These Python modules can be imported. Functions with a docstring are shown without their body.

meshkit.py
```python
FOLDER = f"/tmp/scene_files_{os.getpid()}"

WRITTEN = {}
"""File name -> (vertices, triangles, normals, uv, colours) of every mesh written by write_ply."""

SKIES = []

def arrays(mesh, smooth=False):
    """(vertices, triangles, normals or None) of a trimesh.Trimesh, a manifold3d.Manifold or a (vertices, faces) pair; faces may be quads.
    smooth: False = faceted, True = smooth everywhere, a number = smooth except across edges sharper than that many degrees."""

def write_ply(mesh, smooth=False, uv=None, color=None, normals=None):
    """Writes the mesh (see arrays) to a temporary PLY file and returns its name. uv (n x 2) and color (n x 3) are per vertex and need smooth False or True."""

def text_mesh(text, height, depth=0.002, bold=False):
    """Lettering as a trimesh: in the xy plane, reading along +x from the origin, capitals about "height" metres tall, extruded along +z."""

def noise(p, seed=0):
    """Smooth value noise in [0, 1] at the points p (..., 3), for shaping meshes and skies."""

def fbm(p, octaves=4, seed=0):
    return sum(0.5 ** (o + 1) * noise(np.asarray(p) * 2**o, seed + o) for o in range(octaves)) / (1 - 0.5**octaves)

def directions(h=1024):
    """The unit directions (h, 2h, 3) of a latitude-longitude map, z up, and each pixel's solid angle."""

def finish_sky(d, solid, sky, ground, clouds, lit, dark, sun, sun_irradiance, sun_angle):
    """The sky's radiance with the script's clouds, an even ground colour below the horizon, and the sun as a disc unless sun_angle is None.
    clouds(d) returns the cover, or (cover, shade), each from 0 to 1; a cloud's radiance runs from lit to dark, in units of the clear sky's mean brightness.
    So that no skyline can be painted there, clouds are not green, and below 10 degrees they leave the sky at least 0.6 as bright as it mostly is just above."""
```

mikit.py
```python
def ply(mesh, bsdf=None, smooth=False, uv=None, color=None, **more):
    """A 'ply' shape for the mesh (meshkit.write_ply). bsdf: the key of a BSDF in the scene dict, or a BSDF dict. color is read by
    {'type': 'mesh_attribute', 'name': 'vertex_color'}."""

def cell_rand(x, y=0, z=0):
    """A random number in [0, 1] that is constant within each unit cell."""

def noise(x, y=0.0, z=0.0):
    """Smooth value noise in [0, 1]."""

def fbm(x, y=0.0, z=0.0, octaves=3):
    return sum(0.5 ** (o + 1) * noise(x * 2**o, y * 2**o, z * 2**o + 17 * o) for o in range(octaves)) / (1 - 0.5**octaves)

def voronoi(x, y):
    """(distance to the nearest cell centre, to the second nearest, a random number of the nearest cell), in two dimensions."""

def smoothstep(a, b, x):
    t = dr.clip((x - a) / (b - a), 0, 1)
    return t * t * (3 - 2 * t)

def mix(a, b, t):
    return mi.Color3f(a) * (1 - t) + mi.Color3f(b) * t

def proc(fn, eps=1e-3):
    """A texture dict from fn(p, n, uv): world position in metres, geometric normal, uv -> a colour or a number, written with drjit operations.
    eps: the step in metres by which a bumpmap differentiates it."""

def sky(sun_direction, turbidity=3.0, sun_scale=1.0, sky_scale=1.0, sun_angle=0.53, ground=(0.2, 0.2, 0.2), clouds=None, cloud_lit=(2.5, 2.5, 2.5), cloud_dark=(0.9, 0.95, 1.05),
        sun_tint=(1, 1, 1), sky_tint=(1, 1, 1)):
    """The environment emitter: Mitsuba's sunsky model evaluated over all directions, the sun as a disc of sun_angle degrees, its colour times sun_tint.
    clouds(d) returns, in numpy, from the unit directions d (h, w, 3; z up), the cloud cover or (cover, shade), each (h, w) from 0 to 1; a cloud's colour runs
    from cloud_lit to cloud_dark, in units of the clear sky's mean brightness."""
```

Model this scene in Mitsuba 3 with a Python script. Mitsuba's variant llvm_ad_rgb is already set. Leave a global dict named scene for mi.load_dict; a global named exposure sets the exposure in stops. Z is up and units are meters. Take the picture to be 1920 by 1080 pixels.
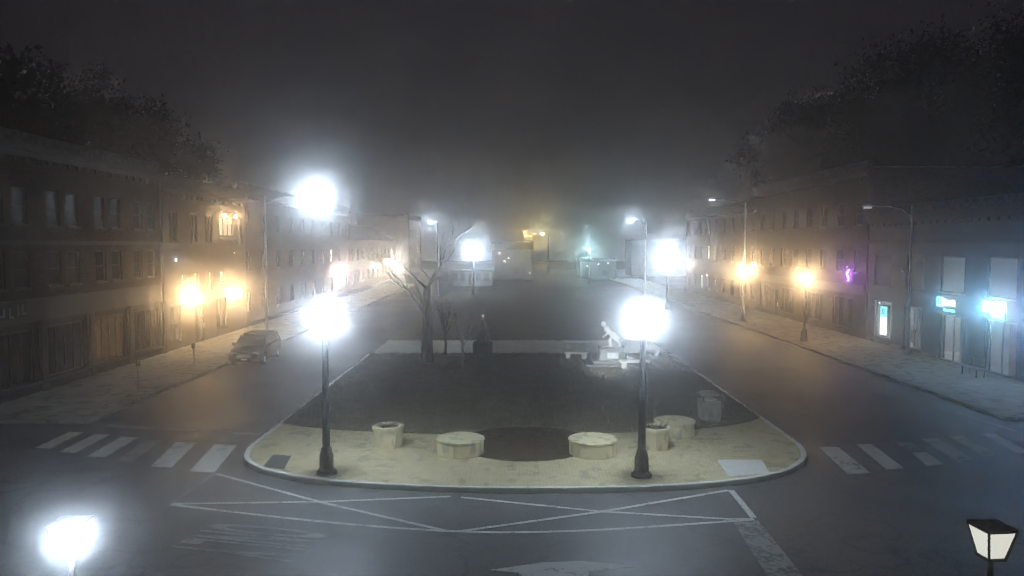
import math, random
import numpy as np, trimesh
import drjit as dr
import mitsuba as mi
import mikit, meshkit
from mikit import noise, fbm, smoothstep, mix, cell_rand, voronoi
from shapely.geometry import Polygon, LineString, box as sbox
from shapely.ops import unary_union
import manifold3d as m3

random.seed(7); rng = np.random.default_rng(7)
T = mi.ScalarTransform4f
scene, labels = {'type': 'scene'}, {}

# ------------------------------------------------------------------ camera, sky, air, exposure
exposure = 8.0
K = 2.0 ** -exposure                                   # all lamp powers below are in display units times K
PITCH, CAMH = 3.264, 6.8
tgt = [0, math.cos(math.radians(PITCH)) * 10, CAMH - math.sin(math.radians(PITCH)) * 10]
scene['camera'] = {'type': 'perspective', 'fov': 2 * math.degrees(math.atan(960 / 1420)), 'fov_axis': 'x', 'near_clip': 0.05, 'far_clip': 3000.0,
                   'to_world': T().look_at(origin=[0, 0, CAMH], target=tgt, up=[0, 0, 1]), 'medium': {'type': 'ref', 'id': 'fog'}}
# night: an overcast sky that only gives back the town's own light
scene['sky'] = {**mikit.sky([0.1, -0.9, 0.25], turbidity=6, sun_scale=0.0, sky_scale=0.19 * K, clouds=lambda d: 1.0, cloud_lit=(1.0, 0.88, 1.08), ground=(0.05, 0.05, 0.05)),
                'sampling_weight': 0.25}
scene['fog'] = {'type': 'homogeneous', 'albedo': {'type': 'rgb', 'value': [0.95, 0.95, 0.95]}, 'sigma_t': 0.019,
                'phase': {'type': 'hg', 'g': 0.93}}
scene['fog']['phase'] = {'type': 'blendphase', 'weight': 0.085, 'a': {'type': 'hg', 'g': 0.976}, 'b': {'type': 'hg', 'g': 0.6}}

# ------------------------------------------------------------------ materials
def rgb(*c): return {'type': 'rgb', 'value': list(c)}
def pr(key, col, rough=0.7, spec=0.4, metallic=0.0, bump=None, bscale=0.01, two=False):
    b = {'type': 'principled', 'base_color': col if isinstance(col, dict) else rgb(*col), 'roughness': rough, 'specular': spec, 'metallic': metallic}
    if bump is not None: b = {'type': 'bumpmap', 'arbitrary': mikit.proc(bump, 0.01), 'scale': bscale, 'bsdf': b}
    scene[key] = {'type': 'twosided', 'bsdf': b} if two else b

def asphalt_col(p, n, uv):
    big = fbm(p.x * 0.35, p.y * 0.35, 3.0, 4); fine = noise(p.x * 45, p.y * 45, 1.0)
    patch = smoothstep(0.52, 0.56, noise(p.x * 0.11 + 9, p.y * 0.07 + 4, 2.0))
    crack = smoothstep(0.03, 0.0, dr.abs(fbm(p.x * 0.5 + 30, p.y * 0.5, 7.0, 4) - 0.5))
    v = 0.062 + 0.036 * big + 0.04 * fine - 0.014 * patch
    v = v * (1 - 0.16 * crack)
    return mi.Color3f(v * 1.03, v, v * 0.97)
def asphalt_rough(p, n, uv):
    return 0.34 + 0.3 * fbm(p.x * 0.45, p.y * 0.45, 11.0, 3)
scene['asphalt'] = {'type': 'bumpmap', 'arbitrary': mikit.proc(lambda p, n, uv: fbm(p.x * 30, p.y * 30, 5.0, 2), 0.005), 'scale': 0.012,
                    'bsdf': {'type': 'principled', 'base_color': mikit.proc(asphalt_col), 'roughness': mikit.proc(asphalt_rough), 'specular': 0.5}}
def paint_col(p, n, uv):
    w = smoothstep(0.22, 0.44, fbm(p.x * 3.1, p.y * 3.1, 21.0, 4) * 0.5 + 0.5 * fbm(p.x * 17, p.y * 17, 5.0, 2))
    return mix((0.16, 0.16, 0.15), (0.46, 0.46, 0.425), w)
pr('road_paint', mikit.proc(paint_col), 0.6)
def worn_col(p, n, uv):
    w = smoothstep(0.34, 0.58, fbm(p.x * 2.6, p.y * 2.6, 21.0, 4) * 0.5 + 0.5 * fbm(p.x * 12, p.y * 12, 5.0, 2))
    return mix((0.12, 0.12, 0.115), (0.235, 0.235, 0.22), w)
pr('worn_paint', mikit.proc(worn_col), 0.6)
def paver_col(p, n, uv):
    r = dr.floor(p.y / 0.11); off = 0.5 * (r - 2 * dr.floor(r * 0.5))
    cx = dr.floor(p.x / 0.22 + off); fx = p.x / 0.22 + off - cx; fy = p.y / 0.11 - r
    j = smoothstep(0.0, 0.06, fx) * smoothstep(1.0, 0.94, fx) * smoothstep(0.0, 0.11, fy) * smoothstep(1.0, 0.89, fy)
    t = cell_rand(cx, r, 5)
    c = mix((0.42, 0.355, 0.205), (0.53, 0.45, 0.27), t * 0.7 + 0.3 * fbm(p.x * 9, p.y * 9, 2.0, 2))
    st = smoothstep(0.62, 0.72, fbm(p.x * 2.8, p.y * 2.8, 31.0, 4))
    c = mix(c, c * 0.72, st)
    return mix(c * 0.45, c, j)
pr('pavers', mikit.proc(paver_col), 0.62)
def conc_col(p, n, uv):
    t = fbm(p.x * 1.3, p.y * 1.3, p.z * 1.3, 4); s = smoothstep(0.5, 0.72, fbm(p.x * 3 + 9, p.y * 3, p.z * 1.2, 4))
    return mix(mix((0.26, 0.25, 0.21), (0.37, 0.355, 0.29), t), (0.16, 0.155, 0.12), s * 0.6) * (0.9 + 0.2 * noise(p.x * 60, p.y * 60, p.z * 60))
pr('concrete', mikit.proc(conc_col), 0.75)
def drum_col(p, n, uv):
    t = fbm(p.x * 2.0, p.y * 2.0, p.z * 2.0, 4); s = smoothstep(0.52, 0.7, fbm(p.x * 5 + 9, p.y * 5, p.z * 1.4, 4))
    return mix(mix((0.54, 0.47, 0.29), (0.66, 0.58, 0.37), t), (0.27, 0.26, 0.17), s * 0.6) * (0.9 + 0.2 * noise(p.x * 70, p.y * 70, p.z * 70))
pr('drum_stone', mikit.proc(drum_col), 0.72)
pr('pale_stone', mikit.proc(lambda p, n, uv: mix((0.50, 0.49, 0.44), (0.66, 0.65, 0.60), fbm(p.x * 3, p.y * 3, p.z * 3, 4))), 0.6)
pr('path_slab', mikit.proc(lambda p, n, uv: mix((0.54, 0.53, 0.45), (0.68, 0.67, 0.58), fbm(p.x * 1.5, p.y * 1.5, 4.0, 4)) * (0.88 + 0.24 * noise(p.x * 20, p.y * 20, 1.0))), 0.7)
pr('dark_granite', mikit.proc(lambda p, n, uv: mix((0.07, 0.07, 0.075), (0.16, 0.16, 0.165), noise(p.x * 60, p.y * 60, p.z * 60))), 0.4)
pr('grass_blades', mikit.proc(lambda p, n, uv: mix((0.085, 0.074, 0.044), (0.17, 0.148, 0.095), fbm(p.x * 2.2, p.y * 2.2, 1.0, 3) * 0.5 + 0.5 * noise(p.x * 22, p.y * 22, 0.0))), 0.9, 0.1,
   bump=lambda p, n, uv: fbm(p.x * 14, p.y * 14, 0.0, 3), bscale=0.06)
pr('mulch', mikit.proc(lambda p, n, uv: mix((0.02, 0.014, 0.009), (0.075, 0.05, 0.03), fbm(p.x * 9, p.y * 9, 1.0, 3))), 0.95, 0.1,
   bump=lambda p, n, uv: fbm(p.x * 12, p.y * 12, 0.0, 3), bscale=0.08)
pr('dirt', mikit.proc(lambda p, n, uv: mix((0.028, 0.028, 0.022), (0.05, 0.048, 0.038), fbm(p.x * 0.6, p.y * 0.6, 1.0, 4))), 0.95, 0.1)
pr('bark', mikit.proc(lambda p, n, uv: mix((0.022, 0.019, 0.015), (0.07, 0.06, 0.048), fbm(p.x * 14, p.y * 14, p.z * 3, 3))), 0.9, 0.1)
pr('pale_bark', mikit.proc(lambda p, n, uv: mix((0.20, 0.18, 0.14), (0.36, 0.33, 0.27), fbm(p.x * 25, p.y * 25, p.z * 5, 3))), 0.85, 0.1)
pr('leaf', mikit.proc(lambda p, n, uv: mix((0.018, 0.016, 0.011), (0.032, 0.028, 0.019), fbm(p.x * 1.5, p.y * 1.5, p.z * 1.5, 3))), 0.7, 0.2, two=True)
pr('needles', mikit.proc(lambda p, n, uv: mix((0.012, 0.03, 0.02), (0.03, 0.06, 0.04), noise(p.x * 9, p.y * 9, p.z * 9))), 0.8, 0.2, two=True)
def brick(ca, cb, joint):
    def f(p, n, uv):
        u = dr.select(dr.abs(n.x) > 0.5, p.y, p.x) / 0.215; v = p.z / 0.075
        r = dr.floor(v); u = u + 0.5 * (r - 2 * dr.floor(r * 0.5)); c = dr.floor(u); fu, fv = u - c, v - r
        j = smoothstep(0.0, 0.05, fu) * smoothstep(1.0, 0.95, fu) * smoothstep(0.0, 0.14, fv) * smoothstep(1.0, 0.86, fv)
        col = mix(ca, cb, 0.6 * cell_rand(c, r, 3) + 0.4 * fbm(p.x * 0.7, p.y * 0.7, p.z * 0.7, 3))
        return mix(joint, col, j)
    return mikit.proc(f)
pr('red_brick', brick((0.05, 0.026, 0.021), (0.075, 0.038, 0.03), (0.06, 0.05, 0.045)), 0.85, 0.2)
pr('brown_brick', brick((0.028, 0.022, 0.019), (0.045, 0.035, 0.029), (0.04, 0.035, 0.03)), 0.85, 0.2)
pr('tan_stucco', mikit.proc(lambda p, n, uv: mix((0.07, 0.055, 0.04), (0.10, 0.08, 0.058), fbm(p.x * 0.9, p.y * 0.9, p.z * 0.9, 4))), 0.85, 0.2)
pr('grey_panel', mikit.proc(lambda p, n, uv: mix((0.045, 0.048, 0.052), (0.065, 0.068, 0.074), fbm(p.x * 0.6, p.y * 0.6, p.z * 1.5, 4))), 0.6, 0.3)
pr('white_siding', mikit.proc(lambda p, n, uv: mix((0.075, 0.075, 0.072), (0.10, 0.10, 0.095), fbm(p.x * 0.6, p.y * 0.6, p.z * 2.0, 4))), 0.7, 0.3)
pr('trim_paint', (0.05, 0.045, 0.04), 0.6)
pr('dark_trim', (0.05, 0.045, 0.04), 0.5)
pr('roofing', mikit.proc(lambda p, n, uv: mix((0.03, 0.03, 0.032), (0.07, 0.068, 0.066), noise(p.x * 5, p.y * 5, p.z * 5))), 0.9, 0.1)
pr('dark_glass', (0.014, 0.014, 0.015), 0.38, 0.15)
pr('black_metal', mikit.proc(lambda p, n, uv: mix((0.018, 0.019, 0.02), (0.04, 0.04, 0.042), noise(p.x * 18, p.y * 18, p.z * 18))), 0.45, 0.5)
pr('grey_metal', mikit.proc(lambda p, n, uv: mix((0.22, 0.22, 0.22), (0.34, 0.34, 0.34), noise(p.x * 8, p.y * 8, p.z * 4))), 0.4, 0.5, 0.6)
pr('weathered_zinc', mikit.proc(lambda p, n, uv: mix((0.12, 0.125, 0.13), (0.22, 0.22, 0.22), fbm(p.x * 12, p.y * 12, p.z * 12, 3))), 0.6, 0.3)
pr('faded_paint', (0.13, 0.13, 0.125), 0.7)
pr('car_paint', (0.008, 0.009, 0.010), 0.5, 0.15)
pr('grey_car_paint', (0.02, 0.021, 0.023), 0.5, 0.15)
pr('rubber', (0.018, 0.018, 0.018), 0.85, 0.2)
pr('chrome', (0.6, 0.6, 0.6), 0.18, 0.5, 0.9)
pr('lens_glass', (0.6, 0.6, 0.6), 0.08, 0.8)
pr('red_lens', (0.25, 0.01, 0.01), 0.15, 0.6)
pr('white_paint', (0.62, 0.62, 0.60), 0.6)
pr('interior_white', mikit.proc(lambda p, n, uv: mix((0.45, 0.46, 0.46), (0.58, 0.58, 0.57), noise(p.x * 1.5, p.y * 1.5, p.z * 1.5))), 0.8)
pr('interior_rose', (0.50, 0.33, 0.29), 0.8)
pr('sign_green', (0.02, 0.16, 0.07), 0.5)
pr('dark_panel', (0.03, 0.032, 0.034), 0.5)
scene['shop_glass'] = {'type': 'thindielectric', 'int_ior': 1.5}

# ------------------------------------------------------------------ helpers
def numbered(name):
    if name not in used: used.add(name); return name
    i = 1
    while f'{name}_{i:03d}' in used: i += 1
    k = f'{name}_{i:03d}'; used.add(k); return k
used = set()
def tag(key, label=None, cat=None, group=None, kind=None):
    d = {}
    if label: d['label'] = label
    if cat: d['category'] = cat
    if group: d['group'] = group
    if kind: d['kind'] = kind
    labels[key] = {**labels.get(key, {}), **d}
def thing(name, label, cat, group=None):
    k = numbered(name); tag(k, label, cat, group); return k
def emit(col, power, weight):
    return {'type': 'area', 'radiance': rgb(*[c * power * K for c in col]), 'sampling_weight': float(weight)}
def part(parent, name, mesh, mat, smooth=False, em=None, label=None, kind=None):
    k = numbered(f'{parent}__{name}')
    more = {'emitter': em} if em else {}
    scene[k] = mikit.ply(mesh, mat, smooth=smooth, **more)
    if label or kind: tag(k, label, kind=kind)
    return k
def struct(name, mesh, mat, smooth=False):
    k = numbered(name); scene[k] = mikit.ply(mesh, mat, smooth=smooth); tag(k, kind='structure'); return k
def cat(ms): return trimesh.util.concatenate([m for m in ms if m is not None])
def tm(man):
    m = man.to_mesh() if hasattr(man, 'to_mesh') else man
    return trimesh.Trimesh(np.array(m.vert_properties)[:, :3], np.array(m.tri_verts), process=False)
def bx(x0, x1, y0, y1, z0, z1):
    m = trimesh.creation.box((abs(x1 - x0), abs(y1 - y0), abs(z1 - z0))); m.apply_translation(((x0 + x1) / 2, (y0 + y1) / 2, (z0 + z1) / 2)); return m
def bevbox(x0, x1, y0, y1, z0, z1, r=0.02):
    pts = np.array([[x, y, z] for x in (x0 + r, x1 - r) for y in (y0 + r, y1 - r) for z in (z0 + r, z1 - r)])
    o = np.array([[r, 0, 0], [-r, 0, 0], [0, r, 0], [0, -r, 0], [0, 0, r], [0, 0, -r]])
    return trimesh.convex.convex_hull((pts[:, None] + o[None]).reshape(-1, 3))
def lathe(profile, n=24):
    m = trimesh.creation.revolve(np.array(profile, float), sections=n); return m
def tube(pts, radii, n=8):
    p = np.asarray(pts, float); radii = np.broadcast_to(radii, (len(p),))
    t = np.gradient(p, axis=0); t /= np.linalg.norm(t, axis=1, keepdims=True) + 1e-12
    ref = np.array([0, 0, 1.0]) if abs(t[0, 2]) < 0.9 else np.array([1.0, 0, 0])
    a = np.cross(t, ref); a /= np.linalg.norm(a, axis=1, keepdims=True) + 1e-12; b = np.cross(t, a)
    ang = np.arange(n) * 2 * np.pi / n
    v = (p[:, None] + radii[:, None, None] * (np.cos(ang)[None, :, None] * a[:, None] + np.sin(ang)[None, :, None] * b[:, None])).reshape(-1, 3)
    f = []
    for i in range(len(p) - 1):
        for j in range(n):
            q = [i * n + j, i * n + (j + 1) % n, (i + 1) * n + (j + 1) % n, (i + 1) * n + j]
            f += [[q[0], q[1], q[2]], [q[0], q[2], q[3]]]
    v = np.vstack([v, p[0], p[-1]]); c0, c1 = len(v) - 2, len(v) - 1; e = (len(p) - 1) * n
    for j in range(n): f += [[c0, (j + 1) % n, j], [c1, e + j, e + (j + 1) % n]]
    m = trimesh.Trimesh(v, f, process=False); trimesh.repair.fix_normals(m); return m
def prism(poly, z0, z1):
    polys = getattr(poly, 'geoms', [poly]); out = []
    for g in polys:
        m = trimesh.creation.extrude_polygon(g, z1 - z0, engine='earcut'); m.apply_translation((0, 0, z0)); out.append(m)
    return cat(out)
def sheet(poly, z):
    vs, fs, at = [], [], 0
    for g in getattr(poly, 'geoms', [poly]):
        v, f = trimesh.creation.triangulate_polygon(g, engine='earcut')
        v3 = np.column_stack([v, np.full(len(v), z)]); c = np.cross(v3[f[:, 1]] - v3[f[:, 0]], v3[f[:, 2]] - v3[f[:, 0]])[:, 2]
        f = np.where((c < 0)[:, None], f[:, ::-1], f); vs.append(v3); fs.append(f + at); at += len(v)
    return trimesh.Trimesh(np.vstack(vs), np.vstack(fs), process=False)
def mv(m, x=0, y=0, z=0, rz=0.0, s=1.0):
    m = m.copy(); m.apply_scale(s)
    if rz: m.apply_transform(trimesh.transformations.rotation_matrix(math.radians(rz), (0, 0, 1)))
    m.apply_translation((x, y, z)); return m

# ------------------------------------------------------------------ ground, roads, pavements
COOL, WARM, SODIUM = (0.76, 0.93, 1.12), (1.0, 0.66, 0.32), (1.0, 0.62, 0.14)
struct('ground', sheet(sbox(-280, -60, 280, 320), -0.03), 'dirt')
kerb_front = [(-8.75, 25.0), (-8.68, 24.3), (-8.45, 23.45), (-8.0, 22.7), (-7.3, 22.05), (-6.12, 21.36), (-5.0, 21.02), (-3.88, 20.78), (-1.62, 20.47), (0, 20.38), (2.05, 20.41), (3.6, 20.52), (5.05, 20.74), (6.67, 21.17), (7.9, 21.8), (8.75, 22.65), (9.3, 23.5), (9.6, 24.4), (9.7, 25.2)]
def smooth_line(pts, it=3):
    p = np.array(pts, float)
    for _ in range(it):
        q = np.empty((2 * len(p) - 2, 2)); q[0::2] = 0.75 * p[:-1] + 0.25 * p[1:]; q[1::2] = 0.25 * p[:-1] + 0.75 * p[1:]
        p = np.vstack([p[:1], q, p[-1:]])
    return p
kf = smooth_line(kerb_front)
island_line = np.vstack([[[-8.9, 108.0], [-8.8, 60.0]], kf, [[9.85, 60.0], [10.0, 108.0]]])
island = Polygon(island_line)
inner = island.buffer(-0.17)
struct('road', sheet(sbox(-70, -30, 70, 210), 0.0), 'asphalt')
pav_in = inner.intersection(Polygon([(-20, 15), (20, 15), (20, 30), *[(10 * math.cos(a), 31.5 - 5.2 * math.sin(a) ** 0.6) for a in np.linspace(0.05, np.pi - 0.05, 40)], (-20, 30)])).difference(Polygon([(0.45 + 2.3 * math.cos(a), 25.2 + 2.2 * math.sin(a)) for a in np.linspace(0, 2 * np.pi, 48)]))
ramp_l = Polygon([(-7.50, 22.40), (-6.79, 22.15), (-6.98, 23.62), (-7.6, 23.78)])
ramp_r = Polygon([(6.25, 21.52), (7.55, 21.80), (7.75, 23.2), (6.38, 23.2)])
PZ = 0.13
pav_all = unary_union([pav_in.difference(ramp_l.union(ramp_r))])
struct('plaza', prism(pav_all, 0.0, PZ), 'pavers')
part('plaza', 'tactile_plate', prism(ramp_l, 0.0, PZ + 0.006), 'dark_panel', label='dark tactile plate in the left corner of the paving')
part('plaza', 'ramp_slab', prism(ramp_r, 0.0, PZ + 0.004), 'pale_stone', label='pale slab of the kerb ramp')
bed = Polygon([(0.45 + 2.3 * math.cos(a), 25.2 + 2.2 * math.sin(a)) for a in np.linspace(0, 2 * np.pi, 48)])
struct('planting_bed', prism(bed, 0.0, PZ + 0.02), 'mulch')
lawn_poly = inner.intersection(sbox(-20, 25.6, 20, 46.2)).difference(bed.union(pav_all).buffer(0.002))
struct('lawn', prism(lawn_poly, 0.0, PZ + 0.03), 'grass_blades')
struct('path', prism(inner.intersection(sbox(-20, 46.2, 20, 52.6)).difference(pav_all), 0.0, PZ + 0.01), 'path_slab')
struct('lawn', prism(inner.intersection(sbox(-20, 52.6, 20, 108)), 0.0, PZ + 0.03), 'grass_blades')
# kerb stones, each its own piece
def kerb_run(holder, line, width, z1, step=1.9, mat='concrete', z0=0.0):
    ls = LineString(line); n = max(1, int(ls.length / step)); d = ls.length / n
    pts = [np.array(ls.interpolate(i * d).coords[0]) for i in range(n + 1)]
    def nrm(s):
        a, b = (np.array(ls.interpolate(max(0, min(ls.length, s + e))).coords[0]) for e in (-0.15, 0.15)); t = b - a; t /= np.linalg.norm(t); return np.array([-t[1], t[0]])
    for i in range(n):
        s0, s1 = i * d + 0.006, (i + 1) * d - 0.006; ss = np.linspace(s0, s1, 4)
        o = [np.array(ls.interpolate(s).coords[0]) for s in ss]; q = [a + nrm(s) * width for a, s in zip(o, ss)]
        poly = Polygon([*o, *q[::-1]]).buffer(0)
        h = z1 + random.uniform(-0.006, 0.006)
        lo = prism(poly, z0, h - 0.02); up = prism(poly.buffer(-0.012), h - 0.02, h)
        part(holder, 'kerb_stone', cat([lo, up]), mat)
front = np.vstack([[[-8.8, 46.0]], kf, [[9.8, 46.0]]])
kerb_run('plaza', front, 0.165, 0.145, mat='pale_stone')
# street pavements on both sides
def sidewalk(poly, line, width):
    k = struct('sidewalk', prism(poly, 0.0, 0.12), 'concrete')
    kerb_run(k, line, width, 0.135, step=2.4)
    return k
sidewalk(sbox(-21.5, 28.5, -16.3, 130), [(-16.12, 28.5), (-16.12, 84)], 0.165)
sidewalk(sbox(19.3, 29.0, 25.0, 150), [(19.12, 84), (19.12, 29.0)], 0.165)
sidewalk(sbox(-40, -8, 40, 9.0), [(-40, 9.17), (40, 9.17)], -0.165)

# ------------------------------------------------------------------ road markings (each a part of the road)
def stripe(pts, w):
    return LineString(pts).buffer(w / 2, cap_style=2, join_style=2)
def mark(name, poly, mat='road_paint', z=0.004): part('road', name, sheet(poly, z), mat)
for b in [[(-9.7, 22.41), (-8.9, 22.3), (-9.35, 25.38), (-10.15, 25.5)], [(-11.1, 22.9), (-10.4, 22.79), (-10.85, 25.73), (-11.6, 25.8)], [(-13.69, 24.01), (-13.05, 23.95), (-13.2, 26.45), (-13.85, 26.52)],
          [(-14.9, 24.52), (-14.3, 24.45), (-14.4, 26.83), (-15.0, 26.9)], [(-16.0, 25.04), (-15.45, 24.97), (-15.55, 27.13), (-16.1, 27.21)],
          [(12.77, 22.96), (13.39, 23.18), (13.6, 24.52), (13.1, 24.45)], [(15.2, 23.95), (15.75, 24.08), (16.05, 26.6), (15.5, 26.52)], [(16.5, 24.4), (17.0, 24.5), (17.4, 27.0), (16.9, 26.9)], [(9.98, 22.15), (10.7, 22.25), (11.0, 25.17), (10.33, 25.17)], [(14.0, 23.42), (14.62, 23.59), (14.95, 26.3), (14.35, 26.23)], [(11.35, 22.6), (11.95, 22.7), (12.31, 25.52), (11.75, 25.52)]]:
    mark('crosswalk_bar', Polygon(b))
for b in [[(-12.5, 23.53), (-11.9, 23.42), (-12.2, 26.01), (-12.8, 26.08)], [(13.1, 24.7), (13.65, 24.8), (13.75, 25.8), (13.2, 25.7)]]:
    mark('crosswalk_bar', Polygon(b), 'worn_paint')
mark('stop_line', stripe([(-15.3, 28.2), (-9.05, 26.85)], 0.38), 'worn_paint')
mark('parking_line', stripe([(18.1, 30.5), (18.4, 27.3)], 0.14), 'worn_paint')
hatch = [[(-8.94, 19.55), (-5.01, 19.72), (-1.66, 20.14)], [(-8.84, 22.19), (-4.98, 19.62), (-1.5, 17.62)], [(-1.37, 20.05), (2.31, 18.95), (5.42, 18.42), (6.0, 18.45)], [(-1.27, 17.6), (2.31, 18.95), (5.99, 20.62)],
         list(map(tuple, smooth_line([(-8.94, 19.5), (-6.17, 18.66), (-3.35, 17.93), (-0.76, 17.53), (1.78, 17.66), (4.43, 18.12), (6.0, 18.42)], 2)))]
for i, h in enumerate(hatch): mark('hatch_line', stripe(h, 0.115), z=0.004 + 0.004 * (i % 4))
mark('hatch_line', stripe([(6.06, 20.6), (6.02, 18.5)], 0.17), z=0.02)
mark('hatch_line', stripe([(-8.84, 22.15), (-8.94, 19.6)], 0.14), 'worn_paint', z=0.02)
mark('stop_bar', Polygon([(5.42, 18.2), (6.06, 18.3), (5.86, 11.5), (5.0, 11.5)]), 'worn_paint', z=0.024)
mark('arrow_marking', Polygon([(-0.45, 15.5), (0.6, 15.86), (1.5, 15.96), (2.6, 15.66), (1.6, 15.42), (1.15, 12.6), (0.0, 12.6), (0.15, 15.36)]))
only = meshkit.text_mesh('ONLY', 2.6, 0.01, bold=True); only.apply_translation(-only.bounds[0])
ov = np.array(only.vertices); ov = np.column_stack([ov[:, 1] * 1.12, 1.75 - ov[:, 0] * 1.75 / ov[:, 0].max(), ov[:, 2]])      # letters run across the lane, tall along it
a = math.radians(-13); ov = np.column_stack([-7.35 + ov[:, 0] * math.cos(a) - (ov[:, 1] - 1.75) * math.sin(a), 18.25 + ov[:, 0] * math.sin(a) + (ov[:, 1] - 1.75) * math.cos(a), 0.001 + ov[:, 2] * 0.4])
om = trimesh.Trimesh(ov, only.faces, process=False); trimesh.repair.fix_normals(om); part('road', 'lane_lettering', om, 'worn_paint')
k = part('road', 'manhole_cover', mv(lathe([(0, 0), (0.38, 0), (0.38, 0.01), (0.33, 0.01), (0.31, 0.004), (0, 0.004)], 28), -17.0 + 1.5, 29.0), 'black_metal')

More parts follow.
